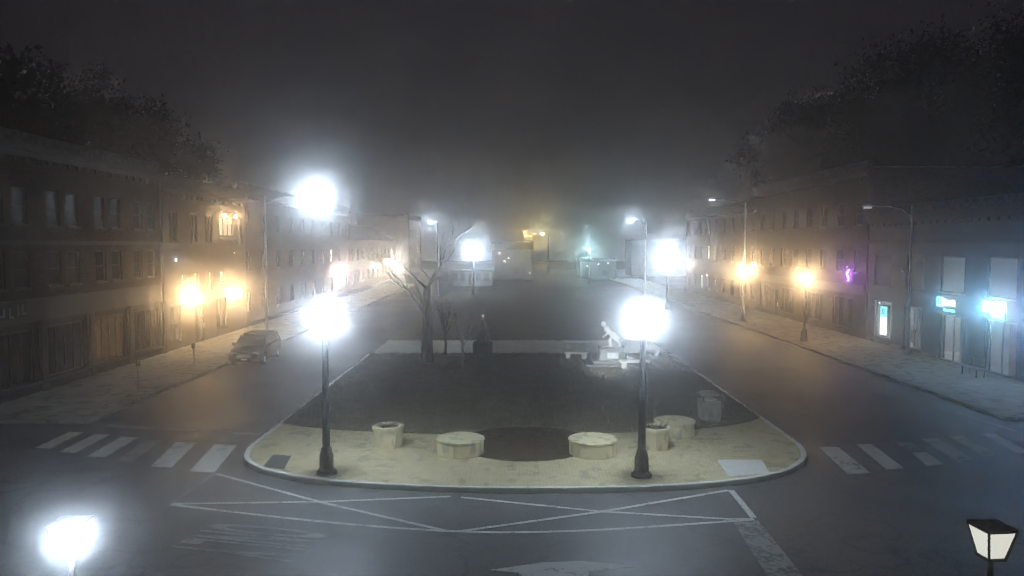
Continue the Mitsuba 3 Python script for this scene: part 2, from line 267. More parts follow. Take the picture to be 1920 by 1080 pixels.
# ------------------------------------------------------------------ lanterns on posts
def lantern_post(x, y, zc, rz, col, power, weight, label, group=None, s=1.0, side=0.225, near=True, wide_base=True):
    """A four-sided lantern with tapering frosted panes that give off the light."""
    t = thing('lantern_post', label, 'street lamp', group)
    z0 = PZ if near else 0.12
    top = zc - 0.52
    R = 1.0 if wide_base else 0.72
    part(t, 'base', mv(lathe([(0, 0), (0.30 * R, 0), (0.30 * R, 0.07), (0.25 * R, 0.12), (0.21 * R, 0.16), (0.20 * R, 0.55), (0.165 * R, 0.66), (0.15 * R, 0.74), (0.12 * R, 0.80), (0, 0.80)], 20), x, y, z0), 'black_metal', 30)
    n = 14; ang = np.arange(n * 2) * np.pi / n; prof = Polygon([((1.0 - 0.12 * (i % 2)) * math.cos(a), (1.0 - 0.12 * (i % 2)) * math.sin(a)) for i, a in enumerate(ang)])
    post = trimesh.creation.extrude_polygon(prof, 1.0, engine='earcut'); v = np.array(post.vertices); h = top - z0 - 0.8
    tp = (0.115 - 0.035 * v[:, 2]) * R; post.vertices = np.column_stack([v[:, 0] * tp + x, v[:, 1] * tp + y, z0 + 0.8 + v[:, 2] * h])
    part(t, 'post', post, 'black_metal')
    part(t, 'collar', mv(lathe([(0, 0), (0.085, 0), (0.10, 0.02), (0.085, 0.05), (0.06, 0.09), (0.075, 0.11), (0.05, 0.14), (0, 0.15)], 18), x, y, top - 0.03), 'black_metal', 30)
    hh, bs = 0.235, side * 0.60                              # glass height, lower side
    zb, zt = zc - hh / 2, zc + hh / 2
    def ring(sd, z, out=0.0):
        c = sd / 2 + out; return np.array([[-c, -c, z], [c, -c, z], [c, c, z], [-c, c, z]])
    lo, hi = ring(bs, zb), ring(side, zt)
    M = lambda m: mv(m, x, y, 0, rz)
    bars = [tube([lo[i], hi[i]], 0.0095, 6) for i in range(4)] + [tube([r[i], r[(i + 1) % 4]], 0.009, 6) for r in (lo, hi) for i in range(4)]
    part(t, 'frame', M(cat([*bars])), 'black_metal')
    for i in range(4):
        j = (i + 1) % 4; q = np.array([lo[i] * 0.92 + lo[j] * 0.08, lo[j] * 0.92 + lo[i] * 0.08, hi[j] * 0.95 + hi[i] * 0.05, hi[i] * 0.95 + hi[j] * 0.05]); q[:2, 2] += 0.015; q[2:, 2] -= 0.015
        nn = np.cross(q[1] - q[0], q[3] - q[0]); nn /= np.linalg.norm(nn); q = q - nn * 0.002
        if nn @ (q.mean(0) - np.array([0, 0, zc])) < 0: q = q[::-1]
        part(t, 'pane', M(trimesh.Trimesh(q, [[0, 1, 2], [0, 2, 3]], process=False)), 'white_paint', em=emit(col, power, weight / 4))
    q = np.array([lo[0], lo[3], lo[2], lo[1]]) * [0.9, 0.9, 1]; part(t, 'added_bottom_pane', M(trimesh.Trimesh(q, [[0, 1, 2], [0, 2, 3]], process=False)), 'white_paint', em=emit(col, power * 4.3, weight / 3))  # unseen glowing pane, added to throw more light down on the paving
    part(t, 'stem', mv(trimesh.creation.cylinder(0.022, zb - top + 0.02, sections=8), x, y, (zb + top) / 2), 'black_metal')
    e = side / 2 + 0.012; tr = 0.07
    rv = np.array([[a * e, b * e, zt + 0.014] for a in (-1, 1) for b in (-1, 1)] + [[a * 0.03, b * 0.03, zt + 0.045] for a in (-1, 1) for b in (-1, 1)])
    part(t, 'roof', M(trimesh.convex.convex_hull(rv)), 'weathered_zinc')
    return t
GL = 'lantern posts of the square'
lantern_post(-5.41, 21.77, 4.66, 8, COOL, 1000, 1.5, 'brightly lit black lantern post on the paving, beside the dark tactile plate', GL)
lantern_post(3.74, 21.52, 4.68, -10, COOL, 1000, 1.5, 'brightly lit black lantern post in front of the hexagonal planter nearest the trash bin', GL)
lantern_post(-3.36, 5.65, 4.57, 5, COOL, 150, 0.8, 'dazzling lantern at the bottom corner of the photo, below the lane lettering', GL)
lantern_post(3.62, 5.60, 4.56, 96, (1.0, 1.0, 0.88), 0.72, 0.02, 'dimly glowing lantern showing two pale panes, beyond the stop bar', GL)
lantern_post(16.0, 78, 5.65, 20, COOL, 2300, 1.5, 'cool white lantern post before the right-hand street, its glare swallowing the post', 'far cool lantern posts')
lantern_post(-5.13, 100, 6.05, 0, COOL, 3200, 1.0, 'cool white lantern post far down the green, above the small low house', 'far cool lantern posts')
lantern_post(13.26, 130, 5.85, 0, (0.6, 1.0, 1.05), 2600, 0.9, 'small blue-green lantern far away, right of the yellow lamps', 'far cool lantern posts')
GW = 'warm lantern posts on the sidewalk past the bank'
lantern_post(20.2, 66.0, 4.5, 15, WARM, 1200, 0.5, 'warm lantern post on the right sidewalk, the farther of the two', GW, near=False)
lantern_post(20.4, 52.6, 4.42, 15, WARM, 800, 0.5, 'warm lantern post on the right sidewalk, nearest the purple neon sign', GW, near=False)

# ------------------------------------------------------------------ tall street lights
def street_light(hx, hy, hz, px, col, power, weight, label, bowl=0.16, group='tall street lights', z0=0.12, flat=False):
    t = thing('street_light', label, 'street light', group)
    part(t, 'pole', tube([(px, hy, z0), (px, hy, z0 + 0.5), (px, hy, hz + 0.1)], [0.13, 0.11, 0.06], 10), 'grey_metal', 40)
    part(t, 'base', mv(lathe([(0, 0), (0.22, 0), (0.22, 0.04), (0.15, 0.09), (0.14, 0.4), (0, 0.4)], 14), px, hy, z0), 'grey_metal', 30)
    sx = 1 if hx > px else -1
    ax = hx - sx * 0.28
    part(t, 'arm', tube([(px, hy, hz - 0.5), (px + (ax - px) * 0.3, hy, hz - 0.05), (px + (ax - px) * 0.65, hy, hz + 0.1), (ax, hy, hz + 0.12)], [0.045, 0.04, 0.035, 0.03], 8), 'grey_metal', 40)
    head = trimesh.creation.icosphere(2, 1.0); v = np.array(head.vertices); v = np.column_stack([v[:, 0] * 0.42, v[:, 1] * 0.19, np.where(v[:, 2] > 0, v[:, 2] * 0.13, v[:, 2] * 0.02)])
    head = trimesh.Trimesh(v, head.faces, process=False); part(t, 'head', mv(head, hx, hy, hz + 0.10), 'grey_metal', 40)
    if flat: g = bevbox(hx - 0.30, hx + 0.12, hy - 0.13, hy + 0.13, hz - 0.03, hz + 0.085, 0.02)
    else:
        g = trimesh.creation.icosphere(2, 1.0); v = np.array(g.vertices); g = trimesh.Trimesh(np.column_stack([v[:, 0] * bowl * 1.5 + hx, v[:, 1] * bowl + hy, hz + 0.06 + v[:, 2] * bowl * 0.85 - 0.05]), g.faces, process=False)
    part(t, 'lens', g, 'white_paint', em=emit(col, power, weight))
    if not flat: part(t, 'added_light_shield', cat([bx(hx - sx * (bowl * 1.5 + 0.05), hx - sx * (bowl * 1.5 + 0.06), hy - 0.22, hy + 0.22, hz - bowl - 0.08, hz + 0.12)]), 'grey_metal')  # opaque plate added to keep the lamp's light off the facades
street_light(-13.4, 52, 10.04, -16.9, COOL, 620, 2.2, 'tall street light with the largest, starry white glare, above the left street', bowl=0.2)
street_light(-10.75, 100, 9.75, -9.8, COOL, 400, 0.3, 'tall street light with a small bright head beside its thin pole, left of the green', bowl=0.12)
street_light(15.72, 100, 9.97, 17.6, COOL, 300, 0.3, 'tall street light seen as a small oval head, right of the green', bowl=0.13)
street_light(18.5, 70, 10.86, 21.5, COOL, 14, 0.1, 'tall street light whose flat head shows as a short white dash', flat=True)
street_light(21.6, 46, 9.02, 24.2, COOL, 0.55, 0.02, 'dim tall street light high over the bank end of the right street', flat=True)
street_light(3.29, 180, 8.9, 4.6, SODIUM, 450, 0.12, 'far orange-yellow street lamp, the smaller and deeper coloured of the two', bowl=0.2, group='far yellow street lamps')
street_light(7.21, 180, 9.4, 8.6, (1.0, 0.84, 0.42), 900, 0.3, 'far yellow street lamp with the starry glare', bowl=0.2, group='far yellow street lamps')

# ------------------------------------------------------------------ buildings
class Frame:
    """A facade's own axes: u along it, n out of it, z up."""
    def __init__(self, ox, oy, deg):
        a = math.radians(deg); self.o = np.array([ox, oy, 0.0]); self.U = np.array([math.cos(a), math.sin(a), 0]); self.N = np.array([math.sin(a), -math.cos(a), 0])
    def at(self, u, n, z): return self.o + u * self.U + n * self.N + np.array([0, 0, z])
    def put(self, m):
        m = m.copy(); v = np.array(m.vertices); m.vertices = self.o + v[:, :1] * self.U + v[:, 1:2] * self.N + v[:, 2:] * np.array([0, 0, 1.0])
        # (u, n, z) is left-handed here, so the faces turn over
        return trimesh.Trimesh(m.vertices, np.array(m.faces)[:, ::-1], process=False)
    def slab(self, poly, n0, n1):
        """A polygon in (u, z) as a slab from n0 to n1."""
        out = []
        for g in getattr(poly, 'geoms', [poly]):
            m = trimesh.creation.extrude_polygon(g, n1 - n0, engine='earcut'); v = np.array(m.vertices)
            out.append(trimesh.Trimesh(np.column_stack([v[:, 0], n0 + v[:, 2], v[:, 1]]), np.array(m.faces)[:, ::-1], process=False))
        return self.put(cat(out))
    def box(self, u0, u1, n0, n1, z0, z1): return self.put(bx(u0, u1, n0, n1, z0, z1))
    def pane(self, u0, u1, z0, z1, n):
        v = np.array([self.at(u0, n, z0), self.at(u1, n, z0), self.at(u1, n, z1), self.at(u0, n, z1)]); m = trimesh.Trimesh(v, [[0, 1, 2], [0, 2, 3]], process=False)
        return m if m.face_normals[0] @ self.N > 0 else trimesh.Trimesh(v, [[0, 2, 1], [0, 3, 2]], process=False)
def opening(t, fr, u0, u1, z0, z1, kind='window', nx=1, nz=1, frame='trim_paint', pane='dark_glass', em=None, sill=True, fw=0.06, label=None, blind=None):
    ring = sbox(u0 + 0.003, z0 + 0.003, u1 - 0.003, z1 - 0.003); hole = sbox(u0 + fw, z0 + fw, u1 - fw, z1 - fw)
    for i in range(1, nx): c = u0 + (u1 - u0) * i / nx; hole = hole.difference(sbox(c - fw * 0.35, z0, c + fw * 0.35, z1))
    for i in range(1, nz): c = z0 + (z1 - z0) * i / nz; hole = hole.difference(sbox(u0, c - fw * 0.35, u1, c + fw * 0.35))
    w = part(t, kind, fr.slab(ring.difference(hole), -0.15, -0.07), frame, label=label)
    k = numbered(w + '__pane'); scene[k] = mikit.ply(fr.pane(u0 + 0.02, u1 - 0.02, z0 + 0.02, z1 - 0.02, -0.11), pane, **({'emitter': em} if em else {}))
    if sill and kind == 'window': k = numbered(w + '__sill'); scene[k] = mikit.ply(fr.box(u0 - 0.08, u1 + 0.08, -0.06, 0.09, z0 - 0.09, z0 - 0.004), frame)
    if kind == 'door': k = numbered(w + '__handle'); scene[k] = mikit.ply(fr.box(u1 - 0.17, u1 - 0.13, -0.07, -0.01, z0 + 0.9, z0 + 1.2), 'chrome')
    return w
def building(name, label, ox, oy, deg, L, H, depth, wall, holes, roof='flat', cornice=True, base_z=0.0, solid=True, category='building', extra_cut=()):
    t = thing(name, label, category); fr = Frame(ox, oy, deg)
    poly = sbox(0, base_z, L, H).difference(unary_union([sbox(*h[:2], *h[2:4]) for h in [(a[0], a[2], a[1], a[3]) for a in [*holes, *extra_cut]]])) if holes or extra_cut else sbox(0, base_z, L, H)
    ms = [fr.slab(poly, -0.3, 0.0)]
    if solid: ms.append(fr.box(0, L, -depth, -0.305, base_z, H))
    part(t, 'wall', cat(ms), wall)
    if roof == 'flat':
        part(t, 'roof', cat([fr.box(-0.05, L + 0.05, -depth - 0.05, 0.06, H + 0.003, H + 0.10), fr.box(-0.05, L + 0.05, -0.2, 0.06, H + 0.10, H + 0.55), fr.box(-0.05, L + 0.05, -depth - 0.05, -depth + 0.2, H + 0.10, H + 0.55)]), 'roofing')
    else:
        r = H + roof; p = [fr.at(-0.3, 0.35, H - 0.05), fr.at(L + 0.3, 0.35, H - 0.05), fr.at(L + 0.3, -depth - 0.35, H - 0.05), fr.at(-0.3, -depth - 0.35, H - 0.05), fr.at(-0.3, -depth / 2, r), fr.at(L + 0.3, -depth / 2, r)]
        part(t, 'roof', trimesh.convex.convex_hull(np.array(p)), 'roofing')
    if cornice and roof == 'flat':
        part(t, 'cornice', cat([fr.box(0, L, 0.003, 0.14, H - 0.55, H - 0.28), fr.box(0, L, 0.003, 0.26, H - 0.277, H - 0.02), *[fr.box(u - 0.07, u + 0.07, 0.003, 0.12, H - 0.75, H - 0.553) for u in np.arange(0.5, L - 0.3, 0.8)]]), 'trim_paint')
    return t, fr
def wall_lantern(fr, u, z, col, power, weight, label, r=0.13, name='wall_lantern', group=None):
    t = thing(name, label, 'wall lamp', group); c = fr.at(u, 0.32, z)
    part(t, 'bracket', cat([fr.box(u - 0.07, u + 0.07, 0.004, 0.03, z + 0.02, z + 0.36), tube([fr.at(u, 0.03, z + 0.22), fr.at(u, 0.16, z + 0.34), fr.at(u, 0.32, z + 0.30), fr.at(u, 0.32, z + r * 0.9)], 0.016, 6)]), 'black_metal')
    part(t, 'cap', mv(lathe([(0, 0), (r * 0.95, 0), (r * 0.6, 0.05), (0.02, 0.07), (0, 0.09)], 14), *c[:2], c[2] + r * 0.82), 'black_metal')
    g = trimesh.creation.icosphere(2, r); g.apply_translation(c); part(t, 'globe', g, 'white_paint', em=emit(col, power, weight))
    return t
def spot_lamp(fr, u, z, col, power, weight, label, s=0.09, group='small wall lamps'):
    t = thing('wall_lamp', label, 'wall lamp', group)
    part(t, 'housing', fr.put(bevbox(u - s - 0.03, u + s + 0.03, 0.004, 0.10, z - s * 0.7, z + s + 0.02, 0.01)), 'dark_trim')
    part(t, 'lens', fr.put(bevbox(u - s, u + s, 0.102, 0.16, z - s * 0.6, z + s, 0.015)), 'white_paint', em=emit(col, power, weight))

# left street, near: brick shop row (u = y - 14)
shop, upper = [], []
for i in range(8):
    u = 0.9 + i * 4.0; shop.append((u, u + 2.9, 0.65, 3.05)); upper += [(u + 0.2, u + 1.2, 4.9, 6.5), (u + 1.8, u + 2.8, 4.9, 6.5), (u + 0.2, u + 1.2, 7.7, 9.3), (u + 1.8, u + 2.8, 7.7, 9.3)]
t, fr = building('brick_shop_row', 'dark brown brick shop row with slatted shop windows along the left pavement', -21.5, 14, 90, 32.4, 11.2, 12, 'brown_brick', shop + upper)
for i, a in enumerate(shop): opening(t, fr, *a, kind='shop_window', nx=4, nz=1, sill=False, fw=0.10, **(dict(em=emit((1.0, 0.52, 0.22), 0.075, 0.05), label='shop window with a glowing pane in place of a warm lamp reflection') if i == 6 else {}))  # one pane glows to imitate the warm lamps reflected in it
for a in upper: opening(t, fr, *a, nz=2)
part(t, 'string_course', fr.box(0, 32.4, 0.003, 0.12, 6.80, 7.0), 'trim_paint')
part(t, 'sign_band', fr.box(0.3, 32.1, 0.003, 0.08, 3.35, 4.4), 'dark_trim')
for i in range(9): part(t, 'pilaster', fr.box(0.2 + i * 4.0, 0.62 + i * 4.0, 0.003, 0.16, 0.0, 3.34), 'trim_paint')
for i in range(8): part(t, 'shop_sill', fr.box(0.63 + i * 4.0, 4.19 + i * 4.0, 0.003, 0.14, 0.50, 0.64), 'trim_paint')
# faded pale lettering high on the near end of the row: only its verticals can be made out
let = thing('shop_sign', 'faint pale lettering on the dark sign band at the left edge of the photo', 'shop sign')
part(let, 'board', fr.box(16.4, 19.3, 0.083, 0.13, 3.62, 4.32), 'dark_panel')
for j, (u, w, z0, z1) in enumerate([(16.62, 0.10, 3.72, 4.24), (17.0, 0.12, 3.66, 4.28), (17.34, 0.10, 3.74, 4.1), (17.68, 0.10, 3.74, 4.1), (18.05, 0.10, 3.66, 4.1), (18.6, 0.09, 3.74, 4.2), (18.9, 0.09, 3.74, 4.2)]):
    part(let, 'letter_stroke', cat([fr.box(u, u + w, 0.132, 0.15, z0, z1)] + ([fr.box(u + w + 0.002, u + w + 0.2, 0.132, 0.15, z0, z0 + 0.09)] if j % 2 == 0 else [])), 'faded_paint')

# left street: pale corner building with the lit entrance (u = y - 46.6)
slits = [(49.3 - 46.6, 49.75 - 46.6, 4.1, 4.85), (51.3 - 46.6, 51.85 - 46.6, 3.75, 4.9), (53.7 - 46.6, 54.3 - 46.6, 3.55, 4.9), (55.8 - 46.6, 56.5 - 46.6, 4.0, 4.85)]
big = [(9.2, 11.9, 7.45, 8.85)]
dk = [(1.0, 2.2, 7.0, 8.9), (4.2, 5.4, 7.0, 8.9), (6.6, 7.8, 7.0, 8.9), (12.6, 13.8, 7.0, 8.9), (0.8, 2.4, 0.7, 2.9), (8.3, 10.2, 0.7, 2.9)]
dr_ = [(4.6, 6.2, 0.14, 2.7)]
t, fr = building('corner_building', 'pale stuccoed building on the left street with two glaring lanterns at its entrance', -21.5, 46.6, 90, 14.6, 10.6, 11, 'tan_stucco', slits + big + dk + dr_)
for a in slits: opening(t, fr, *a, nz=2, frame='trim_paint', pane='white_paint', em=emit((1.0, 0.78, 0.32), 1.1, 0.03), sill=False, fw=0.05, label='tall lit transom slit')
opening(t, fr, *big[0], nx=3, nz=1, pane='white_paint', em=emit((1.0, 0.80, 0.45), 0.55, 0.06), label='lit upper window under two lamps')
for a in dk: opening(t, fr, *a, nx=2, nz=2)
opening(t, fr, *dr_[0], kind='door', nx=2, nz=1, frame='dark_trim')
WG = 'lanterns of the lit entrance'
wall_lantern(fr, 49.94 - 46.6, 3.42, WARM, 1100, 1.2, 'glaring warm wall lantern on the entrance of the pale building, nearer of the two', group=WG)
wall_lantern(fr, 57.7 - 46.6, 3.15, WARM, 1000, 1.0, 'glaring warm wall lantern on the entrance of the pale building, farther of the two', group=WG)
UG = 'lamps over the lit upper window'
wall_lantern(fr, 56.0 - 46.6, 8.95, WARM, 160, 0.15, 'warm lamp above the lit upper window of the pale building, nearer one', r=0.11, group=UG)
wall_lantern(fr, 58.25 - 46.6, 8.95, WARM, 160, 0.15, 'warm lamp above the lit upper window of the pale building, farther one', r=0.11, group=UG)
spot_lamp(fr, 48.18 - 46.6, 5.82, COOL, 30, 0.06, 'small white lamp high on the near end of the pale building')
spot_lamp(fr, 58.32 - 46.6, 6.19, WARM, 12, 0.03, 'tiny lamp below the lit upper window of the pale building', s=0.06)

# left street, beyond
def rows(L, z0s, hh, w, step, u0=0.8): return [(u, u + w, z, z + hh) for z in z0s for u in np.arange(u0, L - w - 0.4, step)]
h = rows(44, (1.0, 4.6, 8.0), 1.7, 1.3, 4.4, 1.6)
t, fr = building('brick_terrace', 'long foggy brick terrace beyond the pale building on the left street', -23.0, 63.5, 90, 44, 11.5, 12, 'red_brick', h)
for i, a in enumerate(h): opening(t, fr, *a, nx=2, nz=2, **(dict(pane='white_paint', em=emit((1.0, 0.86, 0.7), 0.5, 0.02)) if i in (8, 17) else {}))
wall_lantern(fr, 100.0 - 63.5, 3.2, (1.0, 0.80, 0.70), 800, 0.5, 'pinkish-white wall lantern on the far end of the brick terrace', r=0.16)
spot_lamp(fr, 104.6 - 63.5, 3.95, WARM, 22, 0.03, 'small paired lamp past the pinkish lantern of the terrace', s=0.12)
t, fr = building('foggy_house', 'foggy two-storey house with a square white lit window, far down the left street', -24.0, 112, 90, 44, 7.6, 11, 'red_brick', rows(44, (1.0, 4.3), 1.9, 1.5, 4.2, 1.2), roof=3.0)
hs = rows(44, (1.0, 4.3), 1.9, 1.5, 4.2, 1.2)
for i, a in enumerate(hs): opening(t, fr, *a, nx=2, nz=2, **(dict(pane='white_paint', em=emit((1.0, 1.0, 1.0), 9.0, 0.15), label='square white lit window') if i == 19 else {}))
wall_lantern(fr, 20.6, 3.0, (1.0, 0.84, 0.64), 800, 0.3, 'warm porch lantern on the front of the foggy house', r=0.18)
wall_lantern(fr, 43.2, 3.1, (1.0, 0.88, 0.72), 2000, 0.6, 'starry bright porch lantern at the far end of the foggy house', r=0.2)
h = rows(24, (1.2, 4.6, 8.4), 2.0, 1.5, 4.0, 1.0)
t, fr = building('far_block', 'tall foggy block behind the thin street light, a dim lit window high up', -24.0, 176, 90, 24, 13.5, 12, 'tan_stucco', h)
for i, a in enumerate(h): opening(t, fr, *a, nx=2, nz=2, **(dict(pane='white_paint', em=emit((1.0, 0.95, 0.9), 2.2, 0.05)) if i in (16, 3, 10) else {}))

# the far end of the green
h = [(0.6, 1.5, 0.9, 2.2), (2.0, 2.9, 0.9, 2.2), (4.4, 5.3, 0.9, 2.2), (5.8, 6.7, 0.9, 2.2)]; d = (3.25, 4.1, 0.1, 2.1)
t, fr = building('small_house', 'small low house facing the green, below the far cool lantern', -10.4, 124, 0, 7.2, 2.75, 6, 'grey_panel', h + [d], roof=0.7)
for a in h: opening(t, fr, *a, nx=2, nz=2)
opening(t, fr, *d, kind='door', frame='dark_trim')
h = [(1.3, 1.75, 4.85, 5.4), (2.25, 2.75, 3.3, 3.85), (3.1, 3.55, 3.95, 4.45), (4.4, 5.4, 1.0, 2.4), (6.0, 7.0, 1.0, 2.4), (7.3, 7.7, 1.0, 1.45)]
t, fr = building('gabled_house', 'dim house with three small bright windows, under the far yellow lamps', -4.0, 150, 0, 8, 5.9, 8, 'brown_brick', h, roof=1.6)
for i, a in enumerate(h): opening(t, fr, *a, nz=1, fw=0.04, sill=False, **(dict(pane='white_paint', em=emit((1.0, 0.93, 0.92), 10.0 if i < 3 else 5.0, 0.05)) if i in (0, 1, 2, 5) else {}))
h = [(1.2, 1.6, 2.4, 2.8), (3.4, 3.8, 2.75, 3.15), (5.3, 5.75, 2.95, 3.4), (0.6, 1.6, 0.6, 1.8), (4.4, 5.4, 0.6, 1.8)]
t, fr = building('plain_house', 'plain dim house with a row of tiny lit windows, below the blue-green lantern', 13.5, 150, 0, 7, 3.7, 7, 'brown_brick', h, roof=0.5)
for i, a in enumerate(h): opening(t, fr, *a, nz=1, fw=0.04, sill=False, **(dict(pane='white_paint', em=emit((0.95, 1.0, 1.0), 5.0, 0.03)) if i < 3 else {}))

# right street: the bank (u = 53.1 - y)
BY = 53.1
def bu(y): return BY - y
shopb = [(bu(52.2), bu(49.7), 0.5, 3.0), (bu(48.1), bu(46.0), 0.35, 2.95), (bu(44.0), bu(41.6), 0.14, 2.8), (bu(39.75), bu(37.3), 0.14, 2.9), (bu(35.6), bu(32.8), 0.5, 2.9)]
upb = [(bu(44.1), bu(41.8), 4.08, 6.12), (bu(39.75), bu(37.45), 4.08, 6.15), (bu(35.6), bu(33.2), 4.08, 6.15), (bu(52.2), bu(49.9), 4.08, 6.15), (bu(48.1), bu(46.0), 4.08, 6.15)]
t, fr = building('bank_building', 'grey bank building with glowing teal signs at the right edge of the photo', 25.0, BY, -90, 24, 8.8, 14, 'grey_panel', shopb + upb, solid=False)
BANK = t
part(t, 'core', fr.box(0, 24, -14, -0.305, 3.35, 8.8), 'grey_panel')
part(t, 'banking_hall', cat([fr.box(0.0, 24, -4.1, -4.0, 0, 3.34), fr.box(0, 0.1, -3.995, -0.31, 0, 3.34), fr.box(23.9, 24, -3.995, -0.31, 0, 3.34), fr.box(0.103, 23.897, -3.995, -0.31, 0.0, 0.1), fr.box(0.103, 23.897, -3.995, -0.31, 3.2, 3.34),
                               fr.box(5.9, 6.0, -3.99, -0.4, 0.103, 3.197), fr.box(10.4, 10.5, -3.99, -0.4, 0.103, 3.197), fr.box(15.3, 15.4, -3.99, -0.4, 0.103, 3.197)]), 'interior_white')
part(t, 'column', cat([fr.box(bu(42.5), bu(41.9), -1.3, -0.7, 0.103, 3.197), fr.box(bu(38.75), bu(38.15), -1.2, -0.6, 0.103, 3.197)]), 'interior_rose')
part(t, 'counter', cat([fr.put(bevbox(bu(44.0), bu(42.7), -2.6, -2.0, 0.103, 1.1)), fr.put(bevbox(bu(39.8), bu(38.9), -2.4, -1.8, 0.103, 1.0)), fr.put(bevbox(bu(51.8), bu(49.9), -3.0, -2.4, 0.103, 1.0))]), 'grey_panel')
part(t, 'curtain', cat([tube([fr.at(bu(47.75 - 0.16 * i), -0.6 - 0.05 * (i % 2), 3.0), fr.at(bu(47.55 - 0.10 * i), -0.62, 1.6), fr.at(bu(47.85 - 0.05 * i), -0.6, 0.2)], 0.075, 6) for i in range(7)]), 'white_paint')
for y, pw in ((51.0, 26.0), (47.2, 42.0), (43.2, 22.0), (38.6, 28.0), (34.5, 20.0)):
    part(t, 'ceiling_light', fr.put(bx(bu(y) - 0.7, bu(y) + 0.7, -2.6, -2.2, 3.15, 3.195)), 'white_paint', em=emit((0.95, 1.0, 1.0), pw, 0.12))
for i, a in enumerate(shopb): opening(t, fr, *a, kind='shop_window' if i not in (2, 3) else 'door', nx=2, nz=1, frame='grey_metal', pane='shop_glass', sill=False, fw=0.07)
for i, a in enumerate(upb): opening(t, fr, *a, nx=1, nz=1, frame='grey_metal' if i < 3 else 'dark_trim', fw=0.06, **(dict(pane='white_paint', em=emit((0.55, 0.82, 1.0), 0.10, 0.02)) if i < 3 else {}))  # lit panes glow faint blue in place of sign light falling on blinds
part(t, 'stone_band', fr.box(0, 24, 0.003, 0.07, 6.9, 7.15), 'trim_paint')
for a, b in ((0, bu(52.3)), (bu(49.6), bu(48.2)), (bu(45.9), bu(44.1)), (bu(41.5), bu(39.9)), (bu(37.2), bu(35.7)), (bu(32.7), 24)): part(t, 'base_course', fr.box(a, b, 0.003, 0.06, 0.0, 0.33), 'dark_granite')
CY, TEAL = (0.06, 0.52, 1.0), (0.05, 1.0, 0.85)
def bank_sign(y0, y1, z0, z1, power, label, w, CY=CY):
    t = thing('bank_sign', label, 'sign', 'glowing signs of the bank'); u0, u1 = bu(y0), bu(y1); L = u1 - u0; H = z1 - z0
    part(t, 'backing', cat([fr.box(u0 - 0.05, u1 + 0.05, 0.004, 0.08, z0 - 0.02, z1 + 0.04)]), 'dark_panel')
    s = 0.68 * H; lz = z1 - s
    part(t, 'logo', fr.put(bevbox(u0, u0 + s * 1.1, 0.082, 0.13, lz, z1, 0.02)), 'white_paint', em=emit(CY, power, w), label='glowing square logo box')
    dm = meshkit.text_mesh('D', s * 0.52, 0.012, bold=True); v = np.array(dm.vertices); v -= v.min(0); dm = trimesh.Trimesh(np.column_stack([u0 + s * 0.42 + v[:, 0], 0.133 + v[:, 2], lz + s * 0.24 + v[:, 1]]), np.array(dm.faces)[:, ::-1], process=False)
    part(t, 'logo_letter', fr.put(dm), 'sign_green')
    tx = meshkit.text_mesh('Bank', s * 0.62, 0.03, bold=True); v = np.array(tx.vertices); v -= [v[:, 0].min(), 0, 0]; k = (L - s * 1.25) / v[:, 0].max()
    tx = trimesh.Trimesh(np.column_stack([u0 + s * 1.25 + v[:, 0] * k, 0.082 + v[:, 2], lz + s * 0.2 + v[:, 1]]), np.array(tx.faces)[:, ::-1], process=False)
    part(t, 'lettering', fr.put(tx), 'white_paint', em=emit((0.9, 1.0, 1.0), power * 0.8, w * 0.5), label='glowing white lettering')
    part(t, 'light_strip', fr.put(bevbox(u0 + s * 1.25, u1, 0.082, 0.12, z0, z0 + 0.2 * H, 0.015)), 'white_paint', em=emit(TEAL, power * 0.22, w * 0.3), label='teal strip under the lettering')
bank_sign(44.25, 42.45, 2.98, 3.78, 16.0, 'teal and white bank sign over the farther door, its lettering readable', 0.25)
bank_sign(39.95, 38.2, 3.0, 3.85, 60.0, 'overexposed blue-white bank sign over the nearer door', 0.5)
bank_sign(35.4, 33.4, 3.0, 3.9, 95.0, 'bank sign just outside the frame on the near end of the bank', 0.5, (0.02, 0.22, 1.0))
t = thing('cash_machine_panel', 'tall glowing blue-white panel beside the farthest bank window', 'light panel')
part(t, 'housing', fr.put(bevbox(bu(50.95), bu(49.85), 0.004, 0.16, 0.68, 2.80, 0.03)), 'dark_panel')
part(t, 'screen', fr.put(bevbox(bu(50.85), bu(49.95), 0.162, 0.19, 0.78, 1.98, 0.01)), 'white_paint', em=emit((0.80, 0.86, 1.0), 3.6, 0.2))
part(t, 'logo', fr.put(bevbox(bu(50.85), bu(49.95), 0.162, 0.19, 1.99, 2.70, 0.01)), 'white_paint', em=emit((0.08, 0.85, 0.95), 2.4, 0.12), label='teal logo square at the top')
dm = meshkit.text_mesh('D', 0.34, 0.012, bold=True); v = np.array(dm.vertices); v -= v.min(0)
part(t, 'logo_letter', fr.put(trimesh.Trimesh(np.column_stack([bu(50.55) + v[:, 0], 0.192 + v[:, 2], 2.18 + v[:, 1]]), np.array(dm.faces)[:, ::-1], process=False)), 'sign_green')
spot_lamp(fr, bu(51.1), 2.88, COOL, 18, 0.03, 'tiny white lamp over the glowing panel of the bank', s=0.05)
spot_lamp(fr, bu(48.25), 5.1, COOL, 1.6, 0.01, 'faint speck of a lamp on the dark upper wall of the bank', s=0.05)

